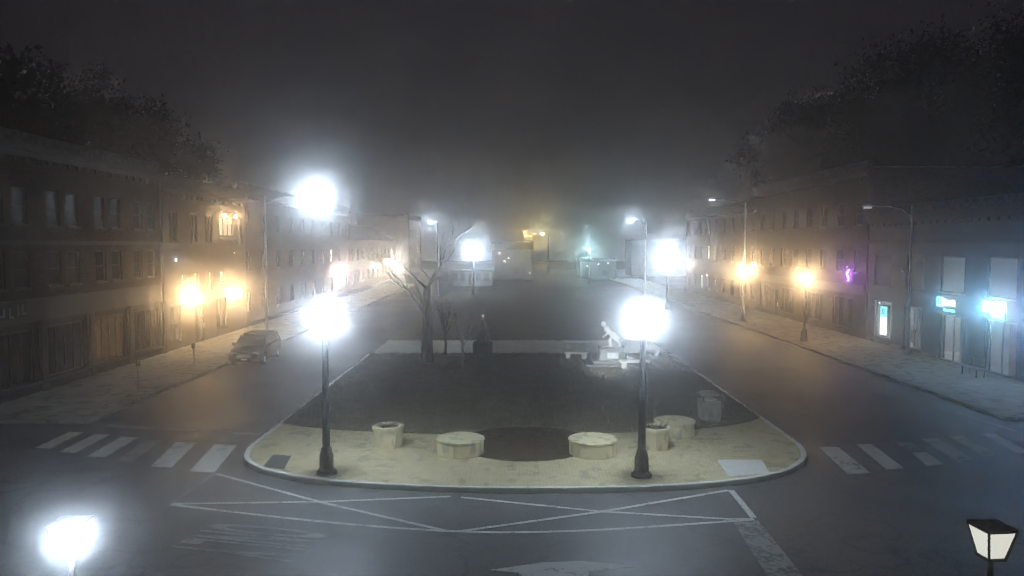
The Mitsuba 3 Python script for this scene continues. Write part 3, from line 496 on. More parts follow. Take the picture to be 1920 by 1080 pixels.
# right street, beyond the bank
h = rows(24, (4.8, 8.2), 1.7, 1.2, 3.0, 1.0); s_ = [(1.2, 4.4, 0.6, 2.9), (7.0, 10.4, 0.6, 2.9), (13.2, 16.6, 0.6, 2.9), (18.6, 22.0, 0.6, 2.9)]; d = (5.2, 6.3, 0.14, 2.6)
t, fr = building('neon_shop_building', 'dark brick building next to the bank, a purple neon sign on its wall', 25.0, 77.4, -90, 24, 12.2, 14, 'brown_brick', h + s_ + [d])
for a in h: opening(t, fr, *a, nz=2)
for a in s_: opening(t, fr, *a, kind='shop_window', nx=4, sill=False, fw=0.08)
opening(t, fr, *d, kind='door', frame='dark_trim')
part(t, 'sign_band', fr.box(0.4, 23.6, 0.003, 0.08, 3.2, 3.9), 'dark_trim')
sg = thing('neon_sign', 'curled purple neon sign on the dark brick wall beside the bank', 'neon sign'); u = 77.4 - 55.9
zz = np.linspace(4.15, 5.0, 26)
part(sg, 'tubing', tube([fr.at(u + 0.16 * math.sin((z - 4.15) * 9.0), 0.2 + 0.02 * math.cos(z * 7), z) for z in zz], [0.05 if 0.2 < (z - 4.15) / 0.85 < 0.8 else 0.03 for z in zz], 8), 'white_paint', em=emit((0.50, 0.14, 1.0), 60, 0.15))
part(sg, 'tube_tail', tube([fr.at(u - 0.12, 0.2, 5.06), fr.at(u - 0.2, 0.2, 5.14), fr.at(u - 0.1, 0.2, 5.22)], 0.03, 6), 'white_paint', em=emit((0.8, 0.5, 0.8), 2.0, 0.01))
part(sg, 'mount', cat([fr.box(u - 0.03, u + 0.03, 0.004, 0.16, 4.3, 4.36), fr.box(u - 0.03, u + 0.03, 0.004, 0.16, 4.85, 4.91), fr.box(u - 0.2, u + 0.2, 0.004, 0.03, 4.1, 5.05)]), 'dark_panel')
h = rows(32, (1.0, 4.9, 8.2), 1.8, 1.3, 3.6, 1.2)
t, fr = building('brick_block', 'foggy brick block on the right street with a pair of round warm lamps', 25.4, 110.6, -90, 32.6, 11.0, 13, 'red_brick', h)
for i, a in enumerate(h): opening(t, fr, *a, nx=2, nz=2, **(dict(pane='white_paint', em=emit((1.0, 0.85, 0.65), 1.6, 0.03)) if i in (2, 12) else {}))
PG = 'pair of round lamps on the brick block'
wall_lantern(fr, 110.6 - 78.9, 4.8, WARM, 34, 0.04, 'round warm lamp on the brick block, left of the pair', r=0.17, group=PG)
wall_lantern(fr, 110.6 - 78.3, 4.8, WARM, 34, 0.04, 'round warm lamp on the brick block, right of the pair', r=0.17, group=PG)
wall_lantern(fr, 110.6 - 105.9, 4.05, (1.0, 0.86, 0.7), 260, 0.2, 'warm wall lantern near the far end of the brick block', r=0.16)
spot_lamp(fr, 110.6 - 98.0, 2.8, (1.0, 0.9, 0.8), 26, 0.03, 'small square lamp low on the brick block', s=0.15)
h = [(1.4, 2.9, 1.1, 2.9), (4.0, 5.5, 1.1, 2.9), (9.0, 10.5, 1.1, 2.9), (12.2, 13.7, 1.1, 2.9), (1.4, 2.9, 4.8, 6.6), (9.0, 10.5, 4.8, 6.6), (6.0, 7.1, 1.1, 2.2)]
t, fr = building('corner_house', 'dark corner house at the end of the right street with one square white window', 26, 165, 0, 16, 7.4, 9, 'brown_brick', h)
for i, a in enumerate(h): opening(t, fr, *a, nx=2 if i < 6 else 1, nz=2 if i < 6 else 1, **(dict(pane='white_paint', em=emit((1.0, 1.0, 1.0), 22.0, 0.15), label='square white lit window') if i == 6 else {}))

# ------------------------------------------------------------------ trees
def branches(base, h, r0, levels, spread, seed, n0=5, rf=0.68):
    rr = np.random.default_rng(seed); out, tips = [], []
    def grow(p, d, L, r, lev):
        n = 5; pts, q, dd = [p], p, d
        for i in range(n):
            dd = dd + rr.normal(0, 0.10, 3) + np.array([0, 0, 0.04]); dd /= np.linalg.norm(dd); q = q + dd * L / n; pts.append(q)
        rad = np.linspace(r, r * 0.55, n + 1)
        out.append(tube(pts, rad, 8 if lev == 0 else 5))
        if lev >= levels: tips.append(q); return
        k = n0 if lev == 0 else 3
        for i in range(k):
            a = 2 * np.pi * (i + rr.random() * 0.7) / k; e = rr.uniform(0.5, 1.0) * spread
            side = np.array([math.cos(a), math.sin(a), 0.0]); nd = dd * math.cos(e) + side * math.sin(e); nd /= np.linalg.norm(nd)
            j = rr.integers(3, n + 1); grow(pts[j], nd, L * rr.uniform(0.55, 0.8), rad[j] * rf, lev + 1)
        if lev > 0: tips.append(q)
    grow(np.array(base, float), np.array([0, 0, 1.0]), h, r0, 0)
    return cat(out), np.array(tips)
def leaf_cloud(tips, center, radii, n, size, seed):
    rr = np.random.default_rng(seed); c = np.array(center); R = np.array(radii)
    cl = rr.normal(size=(70, 3)); cl = cl / np.linalg.norm(cl, axis=1, keepdims=True) * rr.uniform(0.35, 1.0, (70, 1)) ** 0.6 * R + c
    if len(tips): cl = np.vstack([cl, tips])
    p = cl[rr.integers(len(cl), size=n)] + rr.normal(0, 1, (n, 3)) * R.min() * 0.13
    a = rr.normal(size=(n, 3)); a /= np.linalg.norm(a, axis=1, keepdims=True); b = np.cross(a, rr.normal(size=(n, 3))); b /= np.linalg.norm(b, axis=1, keepdims=True)
    s = size * rr.uniform(0.6, 1.3, (n, 1)); v = np.stack([p - a * s, p + b * s * 0.55, p + a * s, p - b * s * 0.55], 1).reshape(-1, 3); i = np.arange(n)[:, None] * 4
    return trimesh.Trimesh(v, np.vstack([i + [0, 1, 2], i + [0, 2, 3]]), process=False)
def tree(x, y, h, r0, crown_c, crown_r, n, label, seed, levels=3, z0=0.0, name='street_tree', rf=0.68, size=0.32, bark='bark', group=None):
    t = thing(name, label, 'tree', group); tr, tips = branches((x, y, z0), h, r0, levels, 0.9, seed, rf=rf)
    part(t, 'trunk', tr, bark, 40)
    if n:
        m = leaf_cloud(tips, (x, y, crown_c), (crown_r, crown_r, crown_r * 0.8), n, size, seed + 1); nn = np.array(m.vertices) - [x, y, crown_c - crown_r * 0.4]; nn /= np.linalg.norm(nn, axis=1, keepdims=True)
        k = numbered(t + '__crown'); scene[k] = {'type': 'ply', 'filename': meshkit.write_ply(m, False, normals=nn), 'face_normals': False, 'bsdf': {'type': 'ref', 'id': 'leaf'}}
TG = 'tall dark trees behind the bank row'
for i, (x, y, cz, cr, lab) in enumerate([(29, 84, 16.5, 8.5, 'tall dark tree rising behind the brick block'), (31, 66, 17.5, 9.5, 'tall dark tree rising behind the building with the neon sign'), (37, 54, 18.0, 10, 'broad dark tree behind the bank, toward the top corner of the photo'), (40, 37, 18.0, 10, 'dark tree behind the near end of the bank')]):
    tree(x + 7, y, cz * 0.55, 0.55, cz, cr, 60000, lab, 40 + i, size=0.21, group=TG)
tree(-33, 62, 9, 0.5, 13.5, 6.5, 32000, 'dark domed tree rising over the roofs of the left street', 60, size=0.2)
tree(-36, 46, 9, 0.5, 12.5, 6.0, 26000, 'dark tree behind the brick shop row', 61, size=0.36)
tree(-4.79, 42.4, 4.2, 0.36, 12, 6, 0, 'thick bare trunk of a tree on the lawn, left of the path', 71, rf=0.42, levels=3, z0=0.15, name='lawn_tree')
def small_tree(x, y, h, lab, seed, bark):
    t = thing('young_tree', lab, 'tree', 'young bare trees on the lawn'); rr = np.random.default_rng(seed)
    ms = [tube([(x, y, 0.15), (x + 0.03, y, h * 0.3), (x - 0.02, y, h * 0.55)], [0.085, 0.07, 0.06], 8)]
    for i in range(7):
        a = rr.uniform(0, 2 * np.pi); o = rr.uniform(0.4, 0.8); b = h * rr.uniform(0.42, 0.56); p1 = np.array([x + o * 0.4 * math.cos(a), y + o * 0.4 * math.sin(a), b + h * 0.22]); p2 = np.array([x + o * math.cos(a), y + o * math.sin(a), b + h * rr.uniform(0.4, 0.55)])
        ms.append(tube([(x, y, b), p1, p2], [0.045, 0.03, 0.012], 6))
        for _ in range(3):
            f = rr.uniform(0.3, 0.9); s = p1 * (1 - f) + p2 * f; ms.append(tube([s, s + rr.normal(0, 0.12, 3) + [0, 0, 0.15], s + rr.normal(0, 0.2, 3) + [0, 0, 0.4]], [0.016, 0.011, 0.005], 5))
    part(t, 'trunk', cat(ms), bark, 40)
small_tree(-2.69, 40.8, 2.9, 'slim young tree with a pale lit trunk, left of the boxed evergreen', 81, 'pale_bark')
small_tree(-4.0, 45.2, 3.0, 'slim dark leaning young tree right beside the thick trunk', 82, 'bark')
# grass on the lawn, one mass of blades
gp = np.column_stack([rng.uniform(-8.6, 9.6, 40000), rng.uniform(25.7, 46.2, 40000)])
from shapely import contains_xy
gp = gp[contains_xy(lawn_poly.buffer(0.12).difference(bed), gp[:, 0], gp[:, 1])]
n = len(gp); an = rng.uniform(0, 2 * np.pi, n); hh = rng.uniform(0.05, 0.13, n); w_ = np.column_stack([np.cos(an), np.sin(an), np.zeros(n)]) * 0.012
b0 = np.column_stack([gp, np.full(n, PZ + 0.02)]); tp = b0 + np.column_stack([rng.normal(0, 0.05, n), rng.normal(0, 0.05, n), hh])
k = numbered('grass'); scene[k] = mikit.ply(trimesh.Trimesh(np.stack([b0 - w_, b0 + w_, tp], 1).reshape(-1, 3), np.arange(3 * n).reshape(-1, 3), process=False), 'grass_blades'); tag(k, 'dark short grass of the lawn behind the drums', 'grass', kind='stuff')
# ------------------------------------------------------------------ on the paving
def drum(x, y, r, h, lab):
    t = thing('stone_drum', lab, 'planter', 'round stone drums on the paving')
    part(t, 'body', mv(lathe([(0, 0), (r - 0.05, 0), (r - 0.03, 0.03), (r - 0.03, h - 0.10), (r - 0.05, h - 0.08), (0, h - 0.08)], 48), x, y, PZ), 'drum_stone', 30)
    part(t, 'lid', mv(lathe([(0, h - 0.075), (r - 0.045, h - 0.075), (r, h - 0.06), (r + 0.005, h - 0.02), (r - 0.02, h), (r - 0.16, h), (r - 0.18, h - 0.015), (0, h - 0.012)], 48), x, y, PZ), 'drum_stone', 30)
drum(-1.66, 23.98, 0.78, 0.50, 'round pale stone drum left of the dark planting bed')
drum(2.58, 23.92, 0.78, 0.50, 'round pale stone drum right of the dark planting bed')
drum(5.75, 26.45, 0.72, 0.50, 'round pale stone drum half hidden behind the hexagonal planter, before the bin')
def hexpot(x, y, r, h, rz, lab, seed):
    t = thing('hexagonal_planter', lab, 'planter', 'hexagonal planters on the paving')
    def ring(rr_, z): a = np.arange(6) * np.pi / 3 + math.radians(rz); return np.column_stack([x + rr_ * np.cos(a), y + rr_ * np.sin(a), np.full(6, PZ + z)])
    rs = [ring(r * 0.86, 0), ring(r * 0.97, h - 0.12), ring(r * 1.05, h - 0.115), ring(r * 1.05, h - 0.01), ring(r * 1.03, h), ring(r * 0.86, h), ring(r * 0.84, h - 0.1)]
    v = np.vstack(rs); f = []
    for i in range(len(rs) - 1):
        for j in range(6): f.append([i * 6 + j, i * 6 + (j + 1) % 6, (i + 1) * 6 + (j + 1) % 6, (i + 1) * 6 + j])
    part(t, 'pot', (v, np.array(f)), 'drum_stone')
    s = trimesh.creation.icosphere(3, 1.0); sv = np.array(s.vertices); sv = np.column_stack([x + sv[:, 0] * r * 0.82, y + sv[:, 1] * r * 0.82, PZ + h - 0.13 + np.maximum(sv[:, 2], -0.1) * 0.10 + 0.03 * meshkit.fbm(sv * 6)]); part(t, 'soil', trimesh.Trimesh(sv, s.faces, process=False), 'mulch', True)
    rr = np.random.default_rng(seed)
    part(t, 'stems', cat([tube([(x + a, y + b, PZ + h - 0.1), (x + a * 1.3, y + b * 1.3, PZ + h + c * 0.5), (x + a * 1.7 + 0.03, y + b * 1.7, PZ + h + c)], [0.012, 0.009, 0.004], 5) for a, b, c in zip(rr.uniform(-0.25, 0.25, 26), rr.uniform(-0.25, 0.25, 26), rr.uniform(0.03, 0.16, 26))]), 'bark')
hexpot(-4.10, 24.75, 0.50, 0.72, 12, 'hexagonal pale stone planter left of the round drums', 5)
hexpot(4.72, 24.55, 0.50, 0.72, 20, 'hexagonal pale stone planter right of the round drums, behind the lantern post', 6)
t = thing('trash_bin', 'dim square trash bin with a hooded top at the right of the paving', 'trash bin')
bxx, byy = 7.5, 28.5
part(t, 'body', cat([bevbox(bxx - 0.36, bxx + 0.36, byy - 0.34, byy + 0.34, PZ + 0.05, PZ + 0.80, 0.03), bx(bxx - 0.32, bxx + 0.32, byy - 0.30, byy + 0.30, PZ, PZ + 0.048)]), 'concrete')
for i in range(4):
    sx, sy = (i % 2) * 2 - 1, (i // 2) * 2 - 1; part(t, 'corner_post', bx(bxx + sx * 0.30 - 0.03, bxx + sx * 0.30 + 0.03, byy + sy * 0.28 - 0.03, byy + sy * 0.28 + 0.03, PZ + 0.802, PZ + 1.0), 'dark_trim')
part(t, 'hood', trimesh.convex.convex_hull(np.array([[bxx + a, byy + b, PZ + c] for a, b, c in [(-.38, -.36, 1.002), (.38, -.36, 1.002), (.38, .36, 1.002), (-.38, .36, 1.002), (-.25, -.22, 1.12), (.25, -.22, 1.12), (.25, .22, 1.12), (-.25, .22, 1.12)]])), 'concrete')
part(t, 'bag_rim', mv(lathe([(0.20, 0.79), (0.26, 0.79), (0.265, 0.83), (0.24, 0.84), (0.20, 0.81)], 16), bxx, byy, PZ), 'white_paint')
t = thing('signpost', 'thin pale signpost with a small edge-on sign, behind the right lantern post', 'sign')
part(t, 'post', tube([(6.35, 36.2, PZ), (6.35, 36.2, 2.35)], 0.035, 8), 'grey_metal')
part(t, 'sign_plate', mv(bevbox(-0.30, 0.30, -0.006, 0.006, -0.35, 0.35, 0.005), 6.35, 36.155, 2.0, 62), 'white_paint')
part(t, 'bracket', cat([bx(6.31, 6.39, 36.162, 36.20, z, z + 0.03) for z in (1.8, 2.2)]), 'grey_metal')

# boxed evergreen with a star light
t = thing('boxed_evergreen', 'small cone-shaped evergreen with a star light, in a dark wooden box', 'tree'); ex, ey = -1.78, 46.3
part(t, 'box', cat([bx(ex - 0.58, ex + 0.58, ey - 0.5, ey - 0.44, PZ, 0.82), bx(ex - 0.58, ex + 0.58, ey + 0.44, ey + 0.5, PZ, 0.82), bx(ex - 0.58, ex - 0.52, ey - 0.438, ey + 0.438, PZ, 0.82), bx(ex + 0.52, ex + 0.58, ey - 0.438, ey + 0.438, PZ, 0.82)]), 'dark_trim')
for i in range(4): part(t, 'box_rail', bx(ex - 0.60, ex + 0.60, ey - 0.53, ey - 0.503, 0.17 + i * 0.165, 0.31 + i * 0.165), 'dark_trim')
part(t, 'soil', bx(ex - 0.515, ex + 0.515, ey - 0.435, ey + 0.435, 0.2, 0.72), 'mulch')
part(t, 'trunk', tube([(ex, ey, 0.7), (ex, ey, 1.6), (ex, ey, 2.35)], [0.05, 0.035, 0.01], 8), 'bark')
rr = np.random.default_rng(9); n = 5200; zf = 1 - np.sqrt(rr.random(n)); zz = 0.80 + zf * 1.55; rad = 0.60 * (1 - zf) * (0.82 + 0.18 * np.sign(np.sin(zf * 60))) * np.sqrt(rr.uniform(0.15, 1, n)); an = rr.uniform(0, 2 * np.pi, n)
p = np.column_stack([ex + rad * np.cos(an), ey + rad * np.sin(an), zz]); d = np.column_stack([np.cos(an), np.sin(an), rr.uniform(-0.6, 0.1, n)]) * 0.09; sd = np.column_stack([-np.sin(an), np.cos(an), rr.normal(0, 0.3, n)]) * 0.014
v = np.stack([p - sd, p + sd, p + d], 1).reshape(-1, 3); part(t, 'foliage', trimesh.Trimesh(v, np.arange(3 * n).reshape(-1, 3), process=False), 'needles', kind='stuff')
st = []
for i in range(10): a0 = 2 * np.pi * i / 10 + np.pi / 2; st.append((0.10 * (1 if i % 2 == 0 else 0.42) * math.cos(a0), 0.10 * (1 if i % 2 == 0 else 0.42) * math.sin(a0)))
m = trimesh.creation.extrude_polygon(Polygon(st), 0.03, engine='earcut'); v = np.array(m.vertices); part(t, 'star_light', trimesh.Trimesh(np.column_stack([ex + v[:, 0], ey - 0.015 + v[:, 2], 2.44 + v[:, 1]]), np.array(m.faces)[:, ::-1], process=False), 'white_paint', em=emit((0.9, 1.0, 1.0), 3.5, 0.02))
for i in range(9):
    z_ = 1.0 + 1.2 * (i / 9); a0 = i * 2.4 - 1.2; r_ = 0.60 * (1 - (z_ - 0.8) / 1.55); g = trimesh.creation.icosphere(1, 0.018); g.apply_translation((ex + r_ * math.cos(a0), ey - abs(r_ * math.sin(a0)), z_)); part(t, 'bulb', g, 'white_paint', em=emit((0.85, 1.0, 1.0), 0.8, 0.003))

# ------------------------------------------------------------------ the monument
t = thing('monument_base', 'dark granite pedestal on low steps under the white statue', 'monument'); mx, my = 5.55, 41.9
part(t, 'step', bevbox(mx - 1.5, mx + 1.5, my - 1.0, my + 1.2, PZ, PZ + 0.15), 'dark_granite')
part(t, 'step', bevbox(mx - 1.1, mx + 1.1, my - 0.8, my + 1.0, PZ + 0.152, PZ + 0.32), 'dark_granite')
part(t, 'pedestal', trimesh.convex.convex_hull(np.array([[mx + a * s, my + b * s, z] for s, z in ((0.78, 0.455), (0.64, 1.02)) for a in (-1, 1) for b in (-0.75, 0.75)])), 'dark_granite')
part(t, 'cap', bevbox(mx - 0.72, mx + 0.72, my - 0.56, my + 0.56, 1.022, 1.13), 'dark_granite')
part(t, 'plaque', bevbox(mx - 0.3, mx + 0.3, my - 0.565, my - 0.52, 0.56, 0.88, 0.01), 'grey_metal')
J = dict(head=(-0.45, -0.02, 1.20, 0.105), neck=(-0.37, 0, 1.07, 0.055), chest=(-0.24, 0, 0.93, 0.15), waist=(-0.06, 0, 0.74, 0.125), hip=(0.10, 0, 0.60, 0.14),
         hl=(0.04, -0.09, 0.57, 0.105), kl=(-0.13, -0.12, 0.34, 0.075), al=(-0.02, -0.12, 0.09, 0.045), fl=(-0.16, -0.12, 0.04, 0.04),
         hr=(0.16, 0.09, 0.56, 0.11), kr=(0.32, 0.11, 0.36, 0.085), ar=(0.46, 0.12, 0.10, 0.05), fr=(0.36, 0.12, 0.045, 0.045),
         sl=(-0.30, -0.16, 0.98, 0.065), el=(-0.22, -0.22, 0.74, 0.05), wl=(-0.40, -0.20, 0.60, 0.036), sr=(-0.26, 0.16, 0.98, 0.065), er=(-0.05, 0.24, 0.84, 0.05), wr=(0.12, 0.20, 0.70, 0.036))
def ball(j, s=1.0): return m3.Manifold.sphere(j[3] * s, 20).translate(list(j[:3]))
def bone(a, b): return m3.Manifold.batch_hull([ball(J[a]), ball(J[b])])
BONES = [('head', 'neck'), ('neck', 'chest'), ('chest', 'waist'), ('waist', 'hip'), ('hip', 'hl'), ('hl', 'kl'), ('kl', 'al'), ('al', 'fl'), ('hip', 'hr'), ('hr', 'kr'), ('kr', 'ar'), ('ar', 'fr'), ('chest', 'sl'), ('sl', 'el'), ('el', 'wl'), ('chest', 'sr'), ('sr', 'er'), ('er', 'wr')]
body = m3.Manifold.batch_boolean([bone(a, b) for a, b in BONES], m3.OpType.Add)
extra = [m3.Manifold.batch_hull([m3.Manifold.sphere(0.022, 10).translate([-0.555, -0.02, 1.19]), m3.Manifold.sphere(0.016, 10).translate([-0.53, -0.02, 1.235])]),
         m3.Manifold.batch_hull([m3.Manifold.sphere(0.10, 16).translate([-0.43, -0.02, 1.25]), m3.Manifold.sphere(0.06, 14).translate([-0.36, -0.02, 1.20])]),
         m3.Manifold.batch_hull([m3.Manifold.sphere(0.03, 10).translate([-0.53, -0.02, 1.13]), m3.Manifold.sphere(0.03, 10).translate([-0.47, -0.02, 1.12])])]
for wx, wy, wz, dx in ((-0.40, -0.20, 0.60, -1), (0.12, 0.20, 0.70, 1)):
    palm = m3.Manifold.batch_hull([m3.Manifold.sphere(0.034, 12).translate([wx, wy, wz]), m3.Manifold.sphere(0.030, 12).translate([wx + dx * 0.06, wy - 0.02, wz - 0.05]), m3.Manifold.sphere(0.030, 12).translate([wx + dx * 0.06, wy + 0.02, wz - 0.05])]); extra.append(palm)
    for q in range(4): extra.append(m3.Manifold.batch_hull([m3.Manifold.sphere(0.013, 8).translate([wx + dx * 0.06, wy - 0.036 + 0.024 * q, wz - 0.055]), m3.Manifold.sphere(0.010, 8).translate([wx + dx * 0.10, wy - 0.04 + 0.027 * q, wz - 0.12])]))
    extra.append(m3.Manifold.batch_hull([m3.Manifold.sphere(0.013, 8).translate([wx + dx * 0.02, wy - 0.04, wz - 0.03]), m3.Manifold.sphere(0.011, 8).translate([wx + dx * 0.07, wy - 0.07, wz - 0.07])]))
# the coat skirt hangs from the waist over the trailing leg
coat = m3.Manifold.batch_hull([ball(J['waist'], 1.12), ball(J['hip'], 1.15), m3.Manifold.sphere(0.10, 14).translate([0.36, 0.05, 0.42]), m3.Manifold.sphere(0.08, 14).translate([0.22, -0.06, 0.40])])
body = m3.Manifold.batch_boolean([body, coat, *extra], m3.OpType.Add).refine_to_length(0.04)
bm = tm(body); bm.merge_vertices(); trimesh.smoothing.filter_taubin(bm, iterations=8)
t = thing('statue', 'white overexposed statue of a figure leaning forward on the granite pedestal', 'statue')
bm = mv(bm, mx - 0.02, my, 1.15, 0, 1.04); part(t, 'figure', bm, 'pale_stone', True)
part(t, 'plinth', bevbox(mx - 0.55, mx + 0.55, my - 0.26, my + 0.26, 1.132, 1.19, 0.015), 'pale_stone')
def stone_bench(x, y, L, rz, lab, h=0.42):
    t = thing('stone_bench', lab, 'bench', 'pale stone benches around the monument')
    part(t, 'seat', mv(bevbox(-L / 2, L / 2, -0.26, 0.26, h - 0.11, h, 0.02), x, y, PZ, rz), 'pale_stone')
    for sx in (-1, 1): part(t, 'support', mv(bevbox(sx * L * 0.34 - 0.11, sx * L * 0.34 + 0.11, -0.2, 0.2, 0, h - 0.112, 0.015), x, y, PZ, rz), 'pale_stone')
stone_bench(4.25, 48.6, 1.75, 0, 'pale stone bench behind the monument, on the far side of the path')
stone_bench(3.75, 44.1, 1.35, -12, 'pale stone bench left of the pedestal')
stone_bench(6.55, 40.55, 1.5, 4, 'pale stone bench right in front of the pedestal', 0.46)
stone_bench(8.2, 45.0, 1.2, 15, 'short pale stone bench farthest right of the monument')
# flood lamp in the lawn aimed up at the statue
t = thing('flood_lamp', 'small flood lamp in the lawn, a white speck in front of the monument', 'flood lamp'); fx, fy = 4.45, 36.6
part(t, 'stake', tube([(fx, fy, PZ), (fx, fy, 0.34)], 0.02, 6), 'black_metal')
dirv = np.array([mx - 0.05 - fx, my - fy, 1.75 - 0.42]); dirv /= np.linalg.norm(dirv)
hd = lathe([(0, 0), (0.07, 0.0), (0.10, 0.06), (0.105, 0.16), (0.09, 0.16), (0.085, 0.12), (0, 0.12)], 18); R4 = trimesh.geometry.align_vectors([0, 0, 1], dirv); hd.apply_transform(R4); hd.apply_translation((fx, fy, 0.42)); hd.apply_translation(-dirv * 0.05)
part(t, 'housing', hd, 'black_metal', 30)
ln = trimesh.creation.cylinder(0.012, 0.004, sections=12); bl = trimesh.creation.icosphere(1, 0.022); bl.apply_translation((fx - 0.02, fy - 0.02, 0.53)); part(t, 'pilot_light', bl, 'white_paint', em=emit((1, 1, 1), 2.5, 0.003))
c0 = np.array([fx, fy, 0.42]) + dirv * 0.075
scene['flood_lamp__beam'] = {'type': 'spot', 'to_world': T().look_at(origin=c0.tolist(), target=(c0 + dirv).tolist(), up=[0, 0, 1]), 'intensity': rgb(*[c * 190 * K for c in (0.92, 1.0, 1.0)]), 'cutoff_angle': 34.0, 'beam_width': 10.0, 'sampling_weight': 0.5}

# ------------------------------------------------------------------ street furniture and cars
def meter(x, y, lab, lean=0.0):
    t = thing('parking_meter', lab, 'parking meter', 'parking meters on the left pavement')
    part(t, 'post', tube([(x, y, 0.12), (x + lean, y, 1.25)], 0.04, 8), 'grey_metal'); part(t, 'head', mv(lathe([(0, 0), (0.07, 0.0), (0.10, 0.06), (0.10, 0.2), (0.08, 0.27), (0, 0.30)], 14), x + lean, y, 1.24), 'black_metal', 30)
meter(-17.1, 40.4, 'parking meter on the left pavement, nearest the parked dark car')
meter(-17.2, 34.5, 'parking meter on the left pavement, nearer the crosswalk', 0.03)
t = thing('metal_bench', 'slatted metal bench in front of the nearer bank door', 'bench')
for i in range(4): part(t, 'slat', bx(23.30 + i * 0.11, 23.39 + i * 0.11, 37.6, 39.1, 0.55, 0.585), 'grey_metal')
for i in range(3): part(t, 'back_slat', bx(23.80, 23.83, 37.6, 39.1, 0.68 + i * 0.12, 0.77 + i * 0.12), 'grey_metal')
for y in (37.75, 38.95): part(t, 'leg', cat([bx(23.30, 23.76, y - 0.03, y + 0.03, 0.50, 0.547), bx(23.32, 23.37, y - 0.03, y + 0.03, 0.12, 0.499), bx(23.70, 23.75, y - 0.03, y + 0.03, 0.12, 0.499), bx(23.765, 23.797, y - 0.03, y + 0.03, 0.50, 1.0)]), 'black_metal')
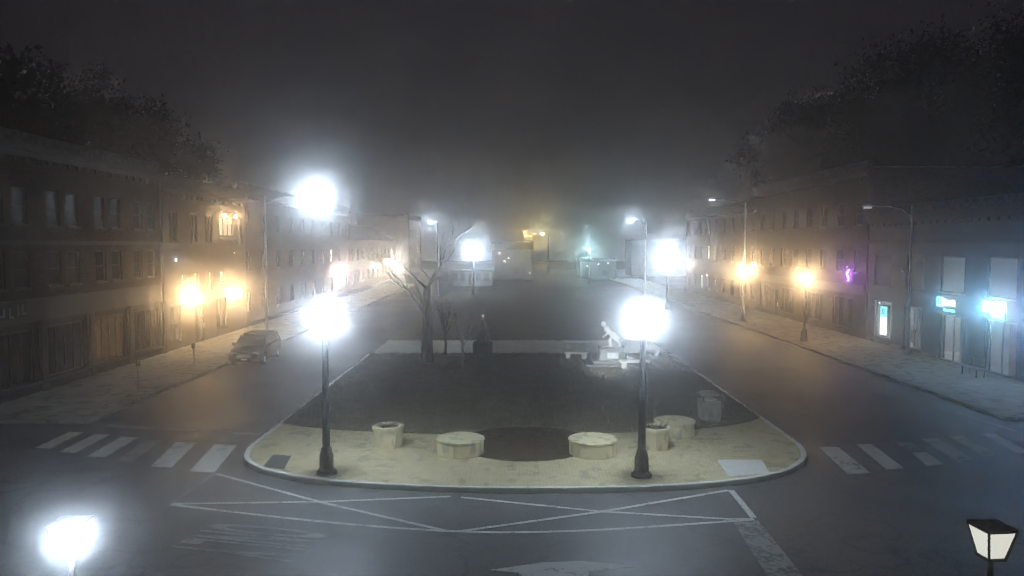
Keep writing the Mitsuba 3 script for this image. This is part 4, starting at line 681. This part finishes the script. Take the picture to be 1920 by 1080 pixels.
def car(x, y, rz, paint, lab, L=4.6, W=1.86, Hh=1.68):
    """A parked sport-utility car, nose towards -y before turning."""
    t = thing('parked_car', lab, 'car')
    P = lambda m: mv(m, x, y, 0, rz)
    def loft(st, n=20):
        rings = []
        for yy, w, zb, zt, e in st:
            a = np.linspace(0, 2 * np.pi, n, endpoint=False); cx = np.sign(np.cos(a)) * np.abs(np.cos(a)) ** e; cz = np.sign(np.sin(a)) * np.abs(np.sin(a)) ** e
            rings.append(np.column_stack([w * cx, np.full(n, yy), (zb + zt) / 2 + (zt - zb) / 2 * cz]))
        v = np.vstack(rings); f = []
        for i in range(len(rings) - 1):
            for j in range(n): f += [[i * n + j, (i + 1) * n + j, (i + 1) * n + (j + 1) % n], [i * n + j, (i + 1) * n + (j + 1) % n, i * n + (j + 1) % n]]
        v = np.vstack([v, rings[0].mean(0), rings[-1].mean(0)]); a0, a1 = len(v) - 2, len(v) - 1; b0 = (len(rings) - 1) * n
        for j in range(n): f += [[a0, j, (j + 1) % n], [a1, b0 + (j + 1) % n, b0 + j]]
        m = trimesh.Trimesh(v, f, process=False); trimesh.repair.fix_normals(m); return m
    h = L / 2; w = W / 2
    low = loft([(-h, w * 0.80, 0.42, 0.74, .35), (-h + 0.10, w * 0.93, 0.30, 0.88, .32), (-h + 0.6, w, 0.24, 1.0, .28), (-h + 1.2, w, 0.22, 1.04, .26), (0, w, 0.22, 1.06, .26), (h - 0.8, w, 0.22, 1.08, .26), (h - 0.15, w * 0.95, 0.30, 1.05, .3), (h, w * 0.85, 0.42, 0.96, .35)])
    man = m3.Manifold(m3.Mesh(np.array(low.vertices, np.float32), np.array(low.faces, np.uint32)))
    for yy in (-h + 0.88, h - 0.92):
        for sx in (-1, 1): man = man - m3.Manifold.cylinder(0.36, 0.40, 0.40, 24, True).rotate([0, 90, 0]).translate([sx * w, yy, 0.36])
    body = tm(man) if man.num_tri() > 10 else low
    roof = loft([(-h + 1.75, w * 0.60, Hh - 0.10, Hh - 0.05, .5), (-h + 2.0, w * 0.74, Hh - 0.10, Hh - 0.01, .5), (0.6, w * 0.75, Hh - 0.10, Hh, .5), (h - 0.75, w * 0.72, Hh - 0.12, Hh - 0.03, .5), (h - 0.5, w * 0.62, Hh - 0.14, Hh - 0.08, .5)])
    def pil(y0, y1): return [tube([(sx * w * 0.93, y0, 1.02), (sx * w * 0.72, y1, Hh - 0.06)], 0.035, 6) for sx in (-1, 1)]
    part(t, 'body', P(cat([body, roof, *pil(-h + 1.05, -h + 1.85), *pil(-0.05, 0.0), *pil(h - 0.25, h - 0.6)])), paint, 40)
    part(t, 'window_glass', P(loft([(-h + 1.15, w * 0.86, 0.98, 1.06, .3), (-h + 1.5, w * 0.87, 0.98, 1.32, .3), (-h + 1.9, w * 0.80, 0.98, Hh - 0.11, .3), (0.5, w * 0.80, 0.98, Hh - 0.10, .3), (h - 0.7, w * 0.78, 0.98, Hh - 0.13, .3), (h - 0.3, w * 0.80, 0.98, 1.12, .3)])), 'dark_glass', 40)
    for yy in (-h + 0.88, h - 0.92):
        for sx in (-1, 1):
            tor = lathe([(0.19, -0.10), (0.29, -0.11), (0.33, -0.07), (0.335, 0.07), (0.29, 0.11), (0.19, 0.10), (0.19, -0.10)], 24); tor.apply_transform(trimesh.transformations.rotation_matrix(math.pi / 2, (0, 1, 0))); tor.apply_translation((sx * (w - 0.12), yy, 0.338))
            wk = part(t, 'wheel', P(tor), 'rubber', 30)
            rim = cat([lathe([(0, -0.02), (0.05, -0.02), (0.05, 0.03), (0, 0.03)], 12), lathe([(0.165, -0.07), (0.188, -0.07), (0.188, 0.07), (0.165, 0.07), (0.165, -0.07)], 20), *[mv(bx(0.04, 0.17, -0.02, 0.02, -0.01, 0.02), rz=72 * i) for i in range(5)]]); rim.apply_transform(trimesh.transformations.rotation_matrix(math.pi / 2 * sx, (0, 1, 0))); rim.apply_translation((sx * (w - 0.10), yy, 0.338))
            k = numbered(wk + '__rim'); scene[k] = mikit.ply(P(rim), 'chrome')
    for sx in (-1, 1):
        part(t, 'headlight', P(bevbox(sx * w * 0.66 - 0.17, sx * w * 0.66 + 0.17, -h + 0.03, -h + 0.22, 0.66, 0.82, 0.03)), 'lens_glass')
        part(t, 'taillight', P(bevbox(sx * w * 0.80 - 0.10, sx * w * 0.80 + 0.10, h - 0.14, h - 0.03, 0.72, 1.0, 0.02)), 'red_lens')
        part(t, 'mirror', P(bevbox(sx * (w + 0.10) - 0.10, sx * (w + 0.10) + 0.10, -h + 1.45, -h + 1.58, 1.04, 1.20, 0.03)), paint)
    part(t, 'grille', P(bevbox(-0.42, 0.42, -h - 0.012, -h + 0.08, 0.52, 0.72, 0.02)), 'chrome'); part(t, 'number_plate', P(bevbox(-0.17, 0.17, -h - 0.03, -h - 0.014, 0.42, 0.50, 0.004)), 'white_paint')
car(-14.95, 44.0, 2, 'car_paint', 'dark parked car glinting under the entrance lanterns at the left kerb')

# ------------------------------------------------------------------ the foggy air
scene['haze'] = {'type': 'cube', 'to_world': T().translate([0, 130, 14.2]).scale([290, 195, 15.4]), 'bsdf': {'type': 'null'}, 'interior': {'type': 'ref', 'id': 'fog'}}
tag('haze', 'thin night fog filling the whole square', 'haze', kind='stuff')
